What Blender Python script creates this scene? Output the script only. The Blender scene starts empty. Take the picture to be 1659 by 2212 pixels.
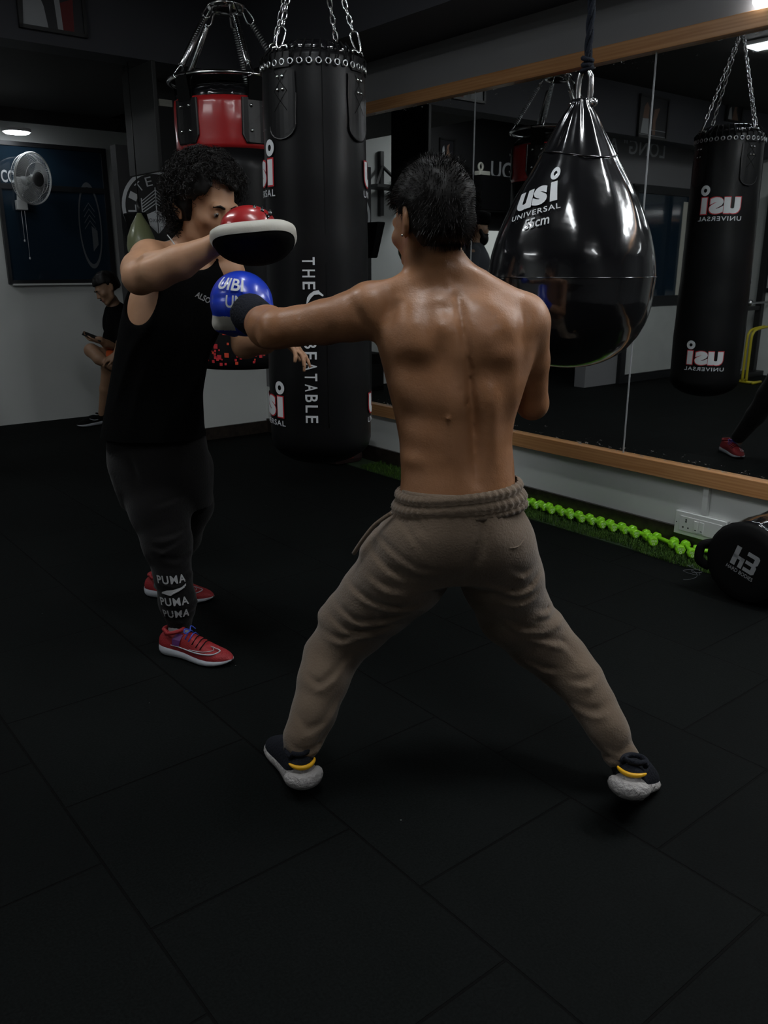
import bpy, bmesh, math, random
import numpy as np
from mathutils import Vector, Matrix
S_ = bpy.context.scene
# ------------------------------------------------------------------ camera
F_PX, CX, CY, CAM_H, PITCH = 1800.0, 829.5, 1106.0, 1.38, math.radians(16.5)
cam_d = bpy.data.cameras.new('camera'); cam = bpy.data.objects.new('camera', cam_d)
S_.collection.objects.link(cam); S_.camera = cam
cam_d.sensor_fit = 'VERTICAL'; cam_d.sensor_height = 36.0; cam_d.lens = 36.0 * F_PX / 2212.0
cam_d.clip_start = 0.05; cam_d.clip_end = 60
cam.location = (0, 0, CAM_H); cam.rotation_euler = (math.pi / 2 - PITCH, 0, 0)
S_.view_settings.view_transform = 'Standard'; S_.view_settings.look = 'None'
S_.view_settings.gamma = 1; S_.view_settings.exposure = 0.0; S_.view_settings.use_curve_mapping = False
# ------------------------------------------------------------------ world
w = bpy.data.worlds.new('world'); S_.world = w; w.use_nodes = True
w.node_tree.nodes['Background'].inputs[0].default_value = (0.02, 0.025, 0.03, 1)
w.node_tree.nodes['Background'].inputs[1].default_value = 0.3
# lamps of the room, the last added unseen to brighten the back wall: (n, u, z, size along n, size along u, power)
LAMPS = [(0.9, 1.0, 3.07, 0.30, 1.2, 18), (0.3, 3.4, 3.07, 0.16, 1.2, 18), (2.75, 1.1, 3.07, 0.10, 1.0, 16),
         (-1.9, 3.3, 3.07, 0.16, 1.2, 16), (0.9, -1.6, 3.07, 0.16, 1.2, 10), (3.42, 0.55, 2.54, 0.06, 1.1, 26.0), (.3, 6.7, 3.07, .16, 1.0, 12)]
ROUND_LAMPS = [(2.30, 7.62, 2.50, 0.10, 1.5), (1.55, 2.3, 3.07, 0.09, 4.0)]
# ------------------------------------------------------------------ frames of reference
A = math.atan2(.6275, .7786)
NV = Vector((math.cos(A), math.sin(A), 0)); UV = Vector((-math.sin(A), math.cos(A), 0))
RM = Matrix.Rotation(A, 4, 'Z'); D = 3.69; RMI = RM.inverted()
CAMP = Vector((0, 0, CAM_H))
def ray(x, y):
    dx = (x - CX) / F_PX; dy = (CY - y) / F_PX
    return Vector((dx, math.cos(PITCH) + dy * math.sin(PITCH), dy * math.cos(PITCH) - math.sin(PITCH)))
def W(p): return Vector((p.dot(NV), p.dot(UV), p.z))              # world -> room (n,u,z)
def R(n, u, z): return NV * n + UV * u + Vector((0, 0, z))        # room -> world
def fd(x, y, d): r = ray(x, y); return CAMP + r * (d / r.y)
def fn(x, y, n): r = ray(x, y); return W(CAMP + r * (n / r.dot(NV)))
def fu(x, y, u): r = ray(x, y); return W(CAMP + r * (u / r.dot(UV)))
def fz(x, y, z): r = ray(x, y); return CAMP + r * ((z - CAM_H) / r.z)
def mu(x, y, u): w_ = fu(x, y, u); return Vector((2 * D - w_.x, w_.y, w_.z))
# ------------------------------------------------------------------ materials
def mat(name, col, rough=.6, metal=0, spec=.5, coat=0, coatr=.1, emit=None, es=1, bump=None, vary=None, sheen=0, sss=0, rvary=None):
    m = bpy.data.materials.new(name); m.use_nodes = True; nt = m.node_tree; b = nt.nodes['Principled BSDF']
    b.inputs['Base Color'].default_value = (*col, 1); b.inputs['Roughness'].default_value = rough
    b.inputs['Metallic'].default_value = metal; b.inputs['Specular IOR Level'].default_value = spec
    b.inputs['Coat Weight'].default_value = coat; b.inputs['Coat Roughness'].default_value = coatr
    if sheen: b.inputs['Sheen Weight'].default_value = sheen
    if sss:
        b.inputs['Subsurface Weight'].default_value = sss; b.inputs['Subsurface Scale'].default_value = .01
        b.inputs['Subsurface Radius'].default_value = (1, .35, .2)
    if emit:
        b.inputs['Emission Color'].default_value = (*emit, 1); b.inputs['Emission Strength'].default_value = es
    tc = nt.nodes.new('ShaderNodeTexCoord')
    if bump:
        for k, (sc, st) in enumerate(bump if isinstance(bump, list) else [bump]):
            n = nt.nodes.new('ShaderNodeTexNoise'); n.inputs['Scale'].default_value = sc; n.inputs['Detail'].default_value = 4
            bp = nt.nodes.new('ShaderNodeBump'); bp.inputs['Strength'].default_value = st; bp.inputs['Distance'].default_value = .01
            nt.links.new(tc.outputs['Object'], n.inputs['Vector']); nt.links.new(n.outputs[0], bp.inputs['Height'])
            if k: nt.links.new(last.outputs[0], bp.inputs['Normal'])
            last = bp
        nt.links.new(last.outputs[0], b.inputs['Normal'])
    if vary:
        sc, col2 = vary[0], vary[1]
        n = nt.nodes.new('ShaderNodeTexNoise'); n.inputs['Scale'].default_value = sc; n.inputs['Detail'].default_value = 5
        r = nt.nodes.new('ShaderNodeValToRGB'); lo, hi = vary[2] if len(vary) > 2 else (.35, .65)
        r.color_ramp.elements[0].position = lo; r.color_ramp.elements[1].position = hi
        r.color_ramp.elements[0].color = (*col, 1); r.color_ramp.elements[1].color = (*col2, 1)
        nt.links.new(tc.outputs['Object'], n.inputs['Vector']); nt.links.new(n.outputs[0], r.inputs[0]); nt.links.new(r.outputs[0], b.inputs['Base Color'])
    if rvary:
        n = nt.nodes.new('ShaderNodeTexNoise'); n.inputs['Scale'].default_value = rvary[0]; n.inputs['Detail'].default_value = 3
        r = nt.nodes.new('ShaderNodeMapRange'); r.inputs['From Min'].default_value = .35; r.inputs['From Max'].default_value = .65
        r.inputs['To Min'].default_value = rvary[1]; r.inputs['To Max'].default_value = rvary[2]
        nt.links.new(tc.outputs['Object'], n.inputs['Vector']); nt.links.new(n.outputs[0], r.inputs[0])
        nt.links.new(r.outputs[0], b.inputs['Roughness']); 
        if coat: nt.links.new(r.outputs[0], b.inputs['Coat Roughness'])
    return m
def wood_mat():
    m = mat('pine_wood', (.36, .16, .06), .35, coat=.3, coatr=.25); nt = m.node_tree; b = nt.nodes['Principled BSDF']
    tc = nt.nodes.new('ShaderNodeTexCoord'); mp = nt.nodes.new('ShaderNodeMapping'); mp.inputs['Scale'].default_value = (14, .9, 26)
    n = nt.nodes.new('ShaderNodeTexNoise'); n.inputs['Scale'].default_value = 1.3; n.inputs['Detail'].default_value = 6; n.inputs['Distortion'].default_value = 1.2
    wv = nt.nodes.new('ShaderNodeTexWave'); wv.inputs['Scale'].default_value = .8; wv.inputs['Distortion'].default_value = 5; wv.bands_direction = 'Z'
    mx = nt.nodes.new('ShaderNodeMath'); mx.operation = 'MULTIPLY'
    r = nt.nodes.new('ShaderNodeValToRGB'); r.color_ramp.elements[0].color = (.40, .18, .065, 1); r.color_ramp.elements[1].color = (.52, .27, .115, 1)
    r.color_ramp.elements[0].position = .28; r.color_ramp.elements[1].position = .58
    nt.links.new(tc.outputs['Object'], mp.inputs[0]); nt.links.new(mp.outputs[0], n.inputs['Vector']); nt.links.new(mp.outputs[0], wv.inputs['Vector'])
    ws = nt.nodes.new('ShaderNodeMapRange'); ws.inputs['To Min'].default_value = .72; nt.links.new(wv.outputs[0], ws.inputs[0])
    nt.links.new(n.outputs[0], mx.inputs[0]); nt.links.new(ws.outputs[0], mx.inputs[1]); nt.links.new(mx.outputs[0], r.inputs[0])
    # knots
    mp2 = nt.nodes.new('ShaderNodeMapping'); mp2.inputs['Scale'].default_value = (0, 2.3, 8); mp2.inputs['Location'].default_value = (0, .3, .2)
    v = nt.nodes.new('ShaderNodeTexVoronoi'); v.inputs['Scale'].default_value = 1.0
    kr = nt.nodes.new('ShaderNodeValToRGB'); kr.color_ramp.elements[0].position = .04; kr.color_ramp.elements[1].position = .11
    kr.color_ramp.elements[0].color = (.05, .018, .01, 1); kr.color_ramp.elements[1].color = (1, 1, 1, 1)
    mm = nt.nodes.new('ShaderNodeMix'); mm.data_type = 'RGBA'; mm.blend_type = 'MULTIPLY'; mm.inputs[0].default_value = 1
    nt.links.new(tc.outputs['Object'], mp2.inputs[0]); nt.links.new(mp2.outputs[0], v.inputs['Vector']); nt.links.new(v.outputs['Distance'], kr.inputs[0])
    nt.links.new(r.outputs[0], mm.inputs[6]); nt.links.new(kr.outputs[0], mm.inputs[7]); nt.links.new(mm.outputs[2], b.inputs['Base Color'])
    return m
def floor_mat():
    m = mat('rubber_floor', (.011, .013, .014), .8, spec=.08); nt = m.node_tree; b = nt.nodes['Principled BSDF']
    tc = nt.nodes.new('ShaderNodeTexCoord'); sx = nt.nodes.new('ShaderNodeSeparateXYZ'); cx = nt.nodes.new('ShaderNodeCombineXYZ')
    nt.links.new(tc.outputs['Object'], sx.inputs[0])
    a1 = nt.nodes.new('ShaderNodeMath'); a1.operation = 'ADD'; a1.inputs[1].default_value = -1.195 + 5.4
    a2 = nt.nodes.new('ShaderNodeMath'); a2.operation = 'ADD'; a2.inputs[1].default_value = -1.61 + 5.4
    nt.links.new(sx.outputs[1], a1.inputs[0]); nt.links.new(sx.outputs[0], a2.inputs[0])
    nt.links.new(a1.outputs[0], cx.inputs[0]); nt.links.new(a2.outputs[0], cx.inputs[1])
    br = nt.nodes.new('ShaderNodeTexBrick'); br.inputs['Scale'].default_value = 1; br.inputs['Brick Width'].default_value = .54
    br.inputs['Row Height'].default_value = .54; br.inputs['Mortar Size'].default_value = .0035; br.inputs['Mortar Smooth'].default_value = .3; br.offset = .5
    br.inputs['Color1'].default_value = (.0022, .0028, .0027, 1); br.inputs['Color2'].default_value = (.0029, .0037, .0035, 1); br.inputs['Mortar'].default_value = (.001, .001, .001, 1)
    nt.links.new(cx.outputs[0], br.inputs['Vector'])
    n = nt.nodes.new('ShaderNodeTexNoise'); n.inputs['Scale'].default_value = 160; n.inputs['Detail'].default_value = 2
    rr = nt.nodes.new('ShaderNodeValToRGB'); rr.color_ramp.elements[0].position = .35; rr.color_ramp.elements[1].position = .72
    rr.color_ramp.elements[0].color = (.55, .55, .55, 1); rr.color_ramp.elements[1].color = (1.9, 1.9, 1.9, 1)
    nt.links.new(tc.outputs['Object'], n.inputs['Vector']); nt.links.new(n.outputs[0], rr.inputs[0])
    v = nt.nodes.new('ShaderNodeTexVoronoi'); v.inputs['Scale'].default_value = 7
    vr = nt.nodes.new('ShaderNodeValToRGB'); vr.color_ramp.elements[0].position = .010; vr.color_ramp.elements[1].position = .022
    vr.color_ramp.elements[0].color = (.16, .17, .16, 1); vr.color_ramp.elements[1].color = (0, 0, 0, 1)
    nt.links.new(tc.outputs['Object'], v.inputs['Vector']); nt.links.new(v.outputs['Distance'], vr.inputs[0])
    m1 = nt.nodes.new('ShaderNodeMix'); m1.data_type = 'RGBA'; m1.blend_type = 'MULTIPLY'; m1.inputs[0].default_value = 1
    m2 = nt.nodes.new('ShaderNodeMix'); m2.data_type = 'RGBA'; m2.blend_type = 'ADD'; m2.inputs[0].default_value = 1
    nt.links.new(br.outputs['Color'], m1.inputs[6]); nt.links.new(rr.outputs[0], m1.inputs[7]); nt.links.new(m1.outputs[2], m2.inputs[6]); nt.links.new(vr.outputs[0], m2.inputs[7])
    nt.links.new(m2.outputs[2], b.inputs['Base Color'])
    bp = nt.nodes.new('ShaderNodeBump'); bp.inputs['Strength'].default_value = .35; bp.inputs['Distance'].default_value = .003
    b2 = nt.nodes.new('ShaderNodeBump'); b2.inputs['Strength'].default_value = .8; b2.inputs['Distance'].default_value = .006; b2.invert = True
    nt.links.new(n.outputs[0], bp.inputs['Height']); nt.links.new(br.outputs['Fac'], b2.inputs['Height']); nt.links.new(bp.outputs[0], b2.inputs['Normal']); nt.links.new(b2.outputs[0], b.inputs['Normal'])
    return m
def mirror_mat():
    m = mat('mirror_glass', (.80, .82, .82), .012, metal=1); nt = m.node_tree; b = nt.nodes['Principled BSDF']
    tc = nt.nodes.new('ShaderNodeTexCoord'); sx = nt.nodes.new('ShaderNodeSeparateXYZ'); nt.links.new(tc.outputs['Object'], sx.inputs[0])
    # flaking silver close to the top and bottom edges
    ab = nt.nodes.new('ShaderNodeMath'); ab.operation = 'SUBTRACT'; ab.inputs[1].default_value = .98
    a2 = nt.nodes.new('ShaderNodeMath'); a2.operation = 'ABSOLUTE'; nt.links.new(sx.outputs[2], ab.inputs[0]); nt.links.new(ab.outputs[0], a2.inputs[0])
    mr = nt.nodes.new('ShaderNodeMapRange'); mr.inputs['From Min'].default_value = .84; mr.inputs['From Max'].default_value = .95; mr.inputs['To Max'].default_value = .17
    n = nt.nodes.new('ShaderNodeTexNoise'); n.inputs['Scale'].default_value = 22; n.inputs['Detail'].default_value = 6; n.inputs['Roughness'].default_value = .75
    mp = nt.nodes.new('ShaderNodeMapping'); mp.inputs['Scale'].default_value = (1, 1, 2.6)
    nt.links.new(tc.outputs['Object'], mp.inputs[0]); nt.links.new(mp.outputs[0], n.inputs['Vector']); nt.links.new(a2.outputs[0], mr.inputs[0])
    ad = nt.nodes.new('ShaderNodeMath'); nt.links.new(n.outputs[0], ad.inputs[0]); nt.links.new(mr.outputs[0], ad.inputs[1])
    st = nt.nodes.new('ShaderNodeMath'); st.operation = 'GREATER_THAN'; st.inputs[1].default_value = .75; nt.links.new(ad.outputs[0], st.inputs[0])
    d = nt.nodes.new('ShaderNodeBsdfDiffuse'); d.inputs[0].default_value = (.34, .34, .32, 1)
    mx = nt.nodes.new('ShaderNodeMixShader'); out = nt.nodes['Material Output']
    nt.links.new(st.outputs[0], mx.inputs[0]); nt.links.new(b.outputs[0], mx.inputs[1]); nt.links.new(d.outputs[0], mx.inputs[2]); nt.links.new(mx.outputs[0], out.inputs[0])
    return m
M = dict(
    floor=floor_mat(), wood=wood_mat(), mirror=mirror_mat(),
    wall=mat('painted_wall', (.62, .64, .62), .75, bump=(9, .05), vary=(1.5, (.68, .70, .68))),
    walldirty=mat('scuffed_white_wall', (.20, .20, .19), .7, bump=(14, .08), vary=(7, (.50, .51, .48), (.33, .40))),
    wallgrey=mat('grey_painted_wall', (.20, .20, .205), .75, bump=(9, .05)),
    walldark=mat('charcoal_painted_wall', (.045, .046, .054), .7, bump=(9, .05)),
    wallblack=mat('black_painted_wall', (.012, .012, .013), .6, bump=(9, .05)),
    ceil=mat('dark_ceiling', (.035, .033, .032), .8, bump=(12, .05)),
    stone=mat('dark_granite_skirting', (.035, .027, .02), .35, vary=(30, (.012, .009, .008))),
    leather=mat('black_bag_vinyl', (.0045, .0045, .005), .42, spec=.2, coat=.07, coatr=.25, bump=[(6, .12), (60, .05)]),
    gloss=mat('black_glossy_vinyl', (.006, .006, .007), .16, coat=1, coatr=.07, bump=[(5.5, .5), (2.5, .4)]),
    satin=mat('black_satin_vinyl', (.006, .006, .0065), .36, coat=.1, coatr=.3, spec=.3, bump=(4, .15)),
    redvinyl=mat('red_vinyl', (.36, .014, .016), .3, coat=.6, coatr=.12, bump=[(8, .25)]),
    blackmat=mat('matte_black', (.004, .004, .004), .8, spec=.12),
    blackmetal=mat('black_metal', (.012, .012, .012), .4, spec=.5),
    chrome=mat('chrome', (.75, .75, .75), .16, metal=1), steel=mat('galvanised_steel', (.62, .63, .64), .28, metal=1),
    white=mat('white_print', (.62, .64, .66), .5), greyp=mat('grey_print', (.30, .31, .32), .6), dimg=mat('dim_print', (.10, .11, .12), .6), redp=mat('red_print', (.5, .02, .03), .5),
    orangep=mat('orange_print', (.55, .05, .02), .5),
    plastic=mat('white_plastic', (.62, .63, .62), .35), ivory=mat('cream_plastic', (.55, .55, .48), .4),
    socketw=mat('white_socket_plastic', (.66, .68, .66), .35), hole=mat('socket_hole', (.01, .01, .01), .8),
    lime=mat('lime_vinyl', (.22, .60, .012), .36, coat=.4, coatr=.15), limep=mat('pale_print', (.65, .85, .5), .5),
    olive=mat('olive_vinyl', (.22, .24, .12), .35, coat=.2),
    rope=mat('navy_rope', (.007, .009, .014), .9, spec=.15, bump=(300, .4)),
    glass=mat('dark_window_glass', (.012, .026, .042), .06, spec=.8), frame=mat('dark_window_frame', (.012, .013, .015), .4),
    yellow=mat('yellow_paint', (.5, .42, .02), .4), screen=mat('black_screen', (.012, .013, .013), .5),
    doorwhite=mat('white_door_panel', (.5, .52, .5), .5, vary=(5, (.46, .48, .46))),
    lampw=mat('lamp_housing', (.7, .7, .7), .5), clear=mat('fan_blade', (.42, .44, .44), .3),
    paper=mat('poster_paper', (.06, .055, .05), .5, vary=(14, (.30, .25, .2), (.48, .62))),
)
def emis(name, col, s):
    m = bpy.data.materials.new(name); m.use_nodes = True; nt = m.node_tree; nt.nodes.clear()
    e = nt.nodes.new('ShaderNodeEmission'); o = nt.nodes.new('ShaderNodeOutputMaterial'); e.inputs[0].default_value = (*col, 1); e.inputs[1].default_value = s
    nt.links.new(e.outputs[0], o.inputs[0]); return m
# ------------------------------------------------------------------ mesh building
class MB:
    def __init__(s): s.v = []; s.f = []; s.m = []
    def add(s, v, f, mi=0, T=None):
        b = len(s.v)
        for p in v:
            p = Vector(p); s.v.append(T @ p if T is not None else p)
        for q in f: s.f.append(tuple(i + b for i in q)); s.m.append(mi)
        return s
    def box(s, a, b, mi=0, T=None):
        x0, y0, z0 = a; x1, y1, z1 = b
        return s.add([(x0,y0,z0),(x1,y0,z0),(x1,y1,z0),(x0,y1,z0),(x0,y0,z1),(x1,y0,z1),(x1,y1,z1),(x0,y1,z1)],
              [(0,3,2,1),(4,5,6,7),(0,1,5,4),(1,2,6,5),(2,3,7,6),(3,0,4,7)], mi, T)
    def tube(s, pts, r, n=8, closed=False, mi=0, cap=True, flat=1.0):
        pts = [Vector(p) for p in pts]; N = len(pts)
        rs = r if isinstance(r, (list, tuple)) else [r] * N
        tan = []
        for i in range(N):
            a = pts[(i - 1) % N] if closed or i else pts[0]; b = pts[(i + 1) % N] if closed or i < N - 1 else pts[-1]
            t = b - a; tan.append(t.normalized() if t.length > 1e-9 else Vector((0, 0, 1)))
        up = Vector((0, 0, 1)) if abs(tan[0].z) < .9 else Vector((1, 0, 0))
        x = tan[0].cross(up).normalized(); V = []
        for i in range(N):
            x = (x - tan[i] * x.dot(tan[i])).normalized(); y = tan[i].cross(x)
            for k in range(n):
                a = 2 * math.pi * k / n; V.append(pts[i] + x * (math.cos(a) * rs[i]) + y * (math.sin(a) * rs[i] * flat))
        Fc = []
        for i in range(N if closed else N - 1):
            j = (i + 1) % N
            for k in range(n):
                l = (k + 1) % n; Fc.append((i*n+k, i*n+l, j*n+l, j*n+k))
        if cap and not closed: Fc.append(tuple(range(n))[::-1]); Fc.append(tuple((N-1)*n + k for k in range(n)))
        return s.add(V, Fc, mi)
    def lathe(s, prof, n=48, c=(0, 0), mi=0, ax=None, wob=None):
        V = []; c = Vector((c[0], c[1], 0))
        for i, (r, z) in enumerate(prof):
            for k in range(n):
                a = 2 * math.pi * k / n; rr = r * (1 + wob(a, z)) if wob else r
                p = Vector((rr * math.cos(a), rr * math.sin(a), z)); V.append(ax @ p if ax is not None else p + c)
        Fc = []
        for i in range(len(prof) - 1):
            for k in range(n):
                l = (k + 1) % n; Fc.append((i*n+k, i*n+l, (i+1)*n+l, (i+1)*n+k))
        Fc.append(tuple(range(n))[::-1]); Fc.append(tuple((len(prof)-1)*n + k for k in range(n)))
        return s.add(V, Fc, mi)
    def ball(s, c, r, n=12, mi=0, T=None):
        c = Vector(c); rx, ry, rz = r if isinstance(r, (list, tuple)) else (r, r, r); V = [c + Vector((0, 0, -rz))]
        m = n // 2 + 1
        for i in range(1, m):
            t = math.pi * i / m
            for k in range(n): a = 2*math.pi*k/n; V.append(c + Vector((rx*math.sin(t)*math.cos(a), ry*math.sin(t)*math.sin(a), -rz*math.cos(t))))
        V.append(c + Vector((0, 0, rz))); Fc = []
        for k in range(n): Fc.append((0, 1 + (k+1) % n, 1 + k))
        for i in range(m - 2):
            for k in range(n): l = (k+1) % n; Fc.append((1+i*n+k, 1+i*n+l, 1+(i+1)*n+l, 1+(i+1)*n+k))
        b = 1 + (m-2)*n
        for k in range(n): Fc.append((b+k, b+(k+1) % n, len(V)-1))
        return s.add(V, Fc, mi, T)
    def prism(s, poly, h, T=None, mi=0):                       # poly in xy, extruded 0..h in z
        n = len(poly); V = [(x, y, 0) for x, y in poly] + [(x, y, h) for x, y in poly]
        Fc = [tuple(range(n))[::-1], tuple(range(n, 2*n))] + [(i, (i+1) % n, n+(i+1) % n, n+i) for i in range(n)]
        return s.add(V, Fc, mi, T)
def ctx_top(o):
    while o.parent: o = o.parent
    return o
def obj(name, mb, mats, parent=None, smooth=False, room=False, own=None, bevel=0, angle=None):
    """room: vertices are (n,u,z). A parentless object keeps its own frame: room -> rotated by A at own=(n,u,z), else at own (world)."""
    me = bpy.data.meshes.new(name)
    if parent is not None: T = ctx_top(parent).matrix_basis.inverted() @ (RM if room else Matrix())
    else:
        base = Vector(own) if own is not None else Vector((0, 0, 0)); T = Matrix.Translation(-base)
    me.from_pydata([tuple(T @ v) for v in mb.v], [], mb.f)
    for m in (mats if isinstance(mats, (list, tuple)) else [mats]): me.materials.append(m)
    me.polygons.foreach_set('material_index', mb.m)
    if smooth: me.polygons.foreach_set('use_smooth', [True] * len(mb.f))
    me.update()
    o = bpy.data.objects.new(name, me); S_.collection.objects.link(o)
    if parent is not None: o.parent = parent
    elif room: o.matrix_basis = RM @ Matrix.Translation(base)
    else: o.location = base
    if bevel:
        b = o.modifiers.new('bevel', 'BEVEL'); b.width = bevel; b.segments = 2; b.limit_method = 'ANGLE'
    if smooth and angle is not None and hasattr(me, 'set_sharp_from_angle'): me.set_sharp_from_angle(angle=math.radians(angle))
    return o
def empty(name, loc, room=False):
    o = bpy.data.objects.new(name, None); S_.collection.objects.link(o); o.empty_display_size = .1
    o.matrix_basis = (RM @ Matrix.Translation(Vector(loc))) if room else Matrix.Translation(Vector(loc)); return o
def tag(o, label, cat, group=None):
    o['label'] = label; o['category'] = cat
    if group: o['group'] = group
    return o
def struct(name, mb, m, bevel=0):
    o = obj(name, mb, m, room=True, bevel=bevel); o['kind'] = 'structure'; return o
def copy_tree(o, parent=None):
    c = o.copy(); S_.collection.objects.link(c)
    if parent is not None: c.parent = parent
    for ch in [x for x in bpy.data.objects if x.parent == o]: copy_tree(ch, c)
    return c
_tc = {}
def text2d(s, bold=0.0, step=.12, shear=0, spacing=1.0, align=True):
    """flat text, unit em, cut into strips, centred; returns verts(n,2), faces, size"""
    key = (s, bold, step, shear, spacing)
    if key in _tc: return _tc[key]
    cu = bpy.data.curves.new('t', 'FONT'); cu.body = s; cu.offset = bold; cu.shear = shear; cu.space_character = spacing; cu.resolution_u = 4
    o = bpy.data.objects.new('t', cu); S_.collection.objects.link(o)
    dg = bpy.context.evaluated_depsgraph_get(); me = bpy.data.meshes.new_from_object(o.evaluated_get(dg))
    bpy.data.objects.remove(o); bpy.data.curves.remove(cu)
    bm = bmesh.new(); bm.from_mesh(me); bpy.data.meshes.remove(me)
    xs = [v.co.x for v in bm.verts]; ys = [v.co.y for v in bm.verts]; x0, x1, y0, y1 = min(xs), max(xs), min(ys), max(ys)
    k = x0 + step
    while k < x1:
        bmesh.ops.bisect_plane(bm, geom=bm.verts[:] + bm.edges[:] + bm.faces[:], plane_co=(k, 0, 0), plane_no=(1, 0, 0)); k += step
    k = y0 + step
    while k < y1:
        bmesh.ops.bisect_plane(bm, geom=bm.verts[:] + bm.edges[:] + bm.faces[:], plane_co=(0, k, 0), plane_no=(0, 1, 0)); k += step
    bm.verts.index_update()
    v = [((p.co.x - x0) / (x1 - x0) - .5, (p.co.y - y0) / (y1 - y0) - .5) for p in bm.verts]
    f = []
    for q in bm.faces:
        ids = [p.index for p in q.verts]
        f.append(tuple(ids) if q.normal.z >= 0 else tuple(ids[::-1]))
    bm.free(); _tc[key] = (v, f, (x1 - x0) / (y1 - y0)); return _tc[key]
def put_text(mb, s, fmap, cx, cy, w, h, off=0, rot=0, mi=0, **k):
    v, f, _ = text2d(s, **k); c, sn = math.cos(rot), math.sin(rot); V = []
    for x, y in v:
        x *= w; y *= h; V.append(fmap(cx + x * c - y * sn, cy + x * sn + y * c, off))
    mb.add(V, f, mi)
def put_poly(mb, poly, fmap, off=0, mi=0, step=.02):
    """polygon (x,y) laid on a surface, cut into small cells"""
    bm = bmesh.new(); bm.faces.new([bm.verts.new((x, y, 0)) for x, y in poly])
    if bm.faces: 
        bmesh.ops.triangulate(bm, faces=bm.faces[:])
    for ax in (0, 1):
        lo = min(p[ax] for p in poly); hi = max(p[ax] for p in poly); k = lo + step
        while k < hi:
            co = [0, 0, 0]; no = [0, 0, 0]; co[ax] = k; no[ax] = 1
            bmesh.ops.bisect_plane(bm, geom=bm.verts[:] + bm.edges[:] + bm.faces[:], plane_co=co, plane_no=no); k += step
    bm.normal_update(); bm.verts.index_update()
    fs = []
    for q in bm.faces:
        ids = [p.index for p in q.verts]; fs.append(tuple(ids) if q.normal.z >= 0 else tuple(ids[::-1]))
    mb.add([fmap(p.co.x, p.co.y, off) for p in bm.verts], fs, mi); bm.free()
def ring_poly(mb, cx, cy, r0, r1, fmap, off=0, mi=0, n=28, sx=1):
    V = []; Fc = []
    for k in range(n):
        a = 2*math.pi*k/n
        for r in (r0, r1): V.append(fmap(cx + r*math.cos(a)*sx, cy + r*math.sin(a), off))
    for k in range(n): l = (k+1) % n; Fc.append((2*k, 2*k+1, 2*l+1, 2*l))
    mb.add(V, Fc, mi)
def rect(x0, y0, x1, y1): return [(x0, y0), (x1, y0), (x1, y1), (x0, y1)]
def chain(mb, a, b, L=.028, r=.0026, wdt=.008, sag=0):
    a = Vector(a); b = Vector(b); d = b - a; n = max(2, int(d.length / (L * .78))); t = d.normalized()
    x = t.cross(Vector((.3, .9, .1))).normalized(); y = t.cross(x)
    for i in range(n):
        c = a + d * ((i + .5) / n); s = x if i % 2 else y; pts = []
        for k in range(12):
            an = 2*math.pi*k/12; pts.append(c + t * (math.sin(an) * L/2) + s * (math.copysign(min(1, abs(math.cos(an))*1.4), math.cos(an)) * wdt))
        mb.tube(pts, r, 6, closed=True)
def carabiner(mb, a, b, wdt=.02, r=.004):
    a = Vector(a); b = Vector(b); t = b - a; c = (a + b) / 2; L = t.length; t.normalize(); s = t.cross(Vector((.1, 1, .2))).normalized(); pts = []
    for k in range(16):
        an = 2*math.pi*k/16; wv = wdt * (1 + .35*math.sin(an)) * .8
        pts.append(c + t * (math.sin(an) * L/2) + s * (math.copysign(min(1, abs(math.cos(an))*1.3), math.cos(an)) * wv))
    mb.tube(pts, r, 7, closed=True)
# ------------------------------------------------------------------ the room
HC = 3.10; LC = 2.54; LZ = 2.64                                    # high and low ceiling
struct('floor', MB().box((-3.6, -3.2, -.1), (3.9, 9.6, 0)), M['floor'])
struct('wall_right', MB().box((D, -3.2, 0), (D+.15, 8.1, .39)), M['wall'])
struct('wall_right.001', MB().box((D, -3.2, .39), (D+.15, 8.1, LZ+.02)), M['wallgrey'])
struct('wall_back', MB().box((.55, 7.9, 0), (D, 8.1, HC)), M['wall'])
struct('wall_back.001', MB().box((-3.6, 7.9, 0), (.55, 8.1, HC)), M['wallblack'])
struct('wall_back.002', MB().box((-2.62, 6.15, 0), (-.62, 6.3, HC)), M['wallgrey'])
struct('wall_back.003', MB().box((-3.6, 6.15, 0), (-2.62, 6.3, HC)), M['wall'])
struct('wall_left', MB().box((-3.6, -3.2, 0), (-3.4, 6.3, HC)), M['wall'])
struct('wall_front', MB().box((-3.4, -3.3, 0), (3.7, -3.1, HC)), M['wallgrey'])
struct('ceiling', MB().box((-3.6, -3.3, HC), (3.9, 8.1, HC+.1)), M['ceil'])
struct('ceiling.001', MB().box((1.55, 5.8, LZ), (D, 7.9, LZ+.1)), M['ceil'])
struct('wall_bulkhead_back', MB().box((-3.4, 5.58, LZ), (3.2, 5.8, HC)), M['walldark'])
b = MB(); b.box((3.2, -3.1, LZ), (D, 7.9, HC)); struct('wall_bulkhead_right', b, M['walldark'])
b = MB(); b.box((2.53, 6.17, 0), (2.99, 6.27, 2.2)); b.box((2.78, 6.17, 2.2), (D, 6.27, LZ)); b.box((2.99, 6.17, .98), (D, 6.27, 2.2)); struct('wall_column', b, M['wallblack'])
struct('wall_column.001', MB().box((2.99, 6.172, 0), (D, 6.27, .98)), M['wall'])
struct('trim_2', MB().box((1.6, 7.86, 2.535), (D, 7.9, LZ)), M['ceil'])
struct('baseboard_right', MB().box((D-.018, -3.1, 0), (D, 6.17, .115)), M['stone'])
struct('baseboard_back', MB().box((2.99, 6.150, 0), (D-.02, 6.169, .10)), M['stone'])
struct('trim_1', MB().box((-2.70, 5.95, 0), (-2.50, 6.17, LC+.1)), M['doorwhite'])
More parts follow.
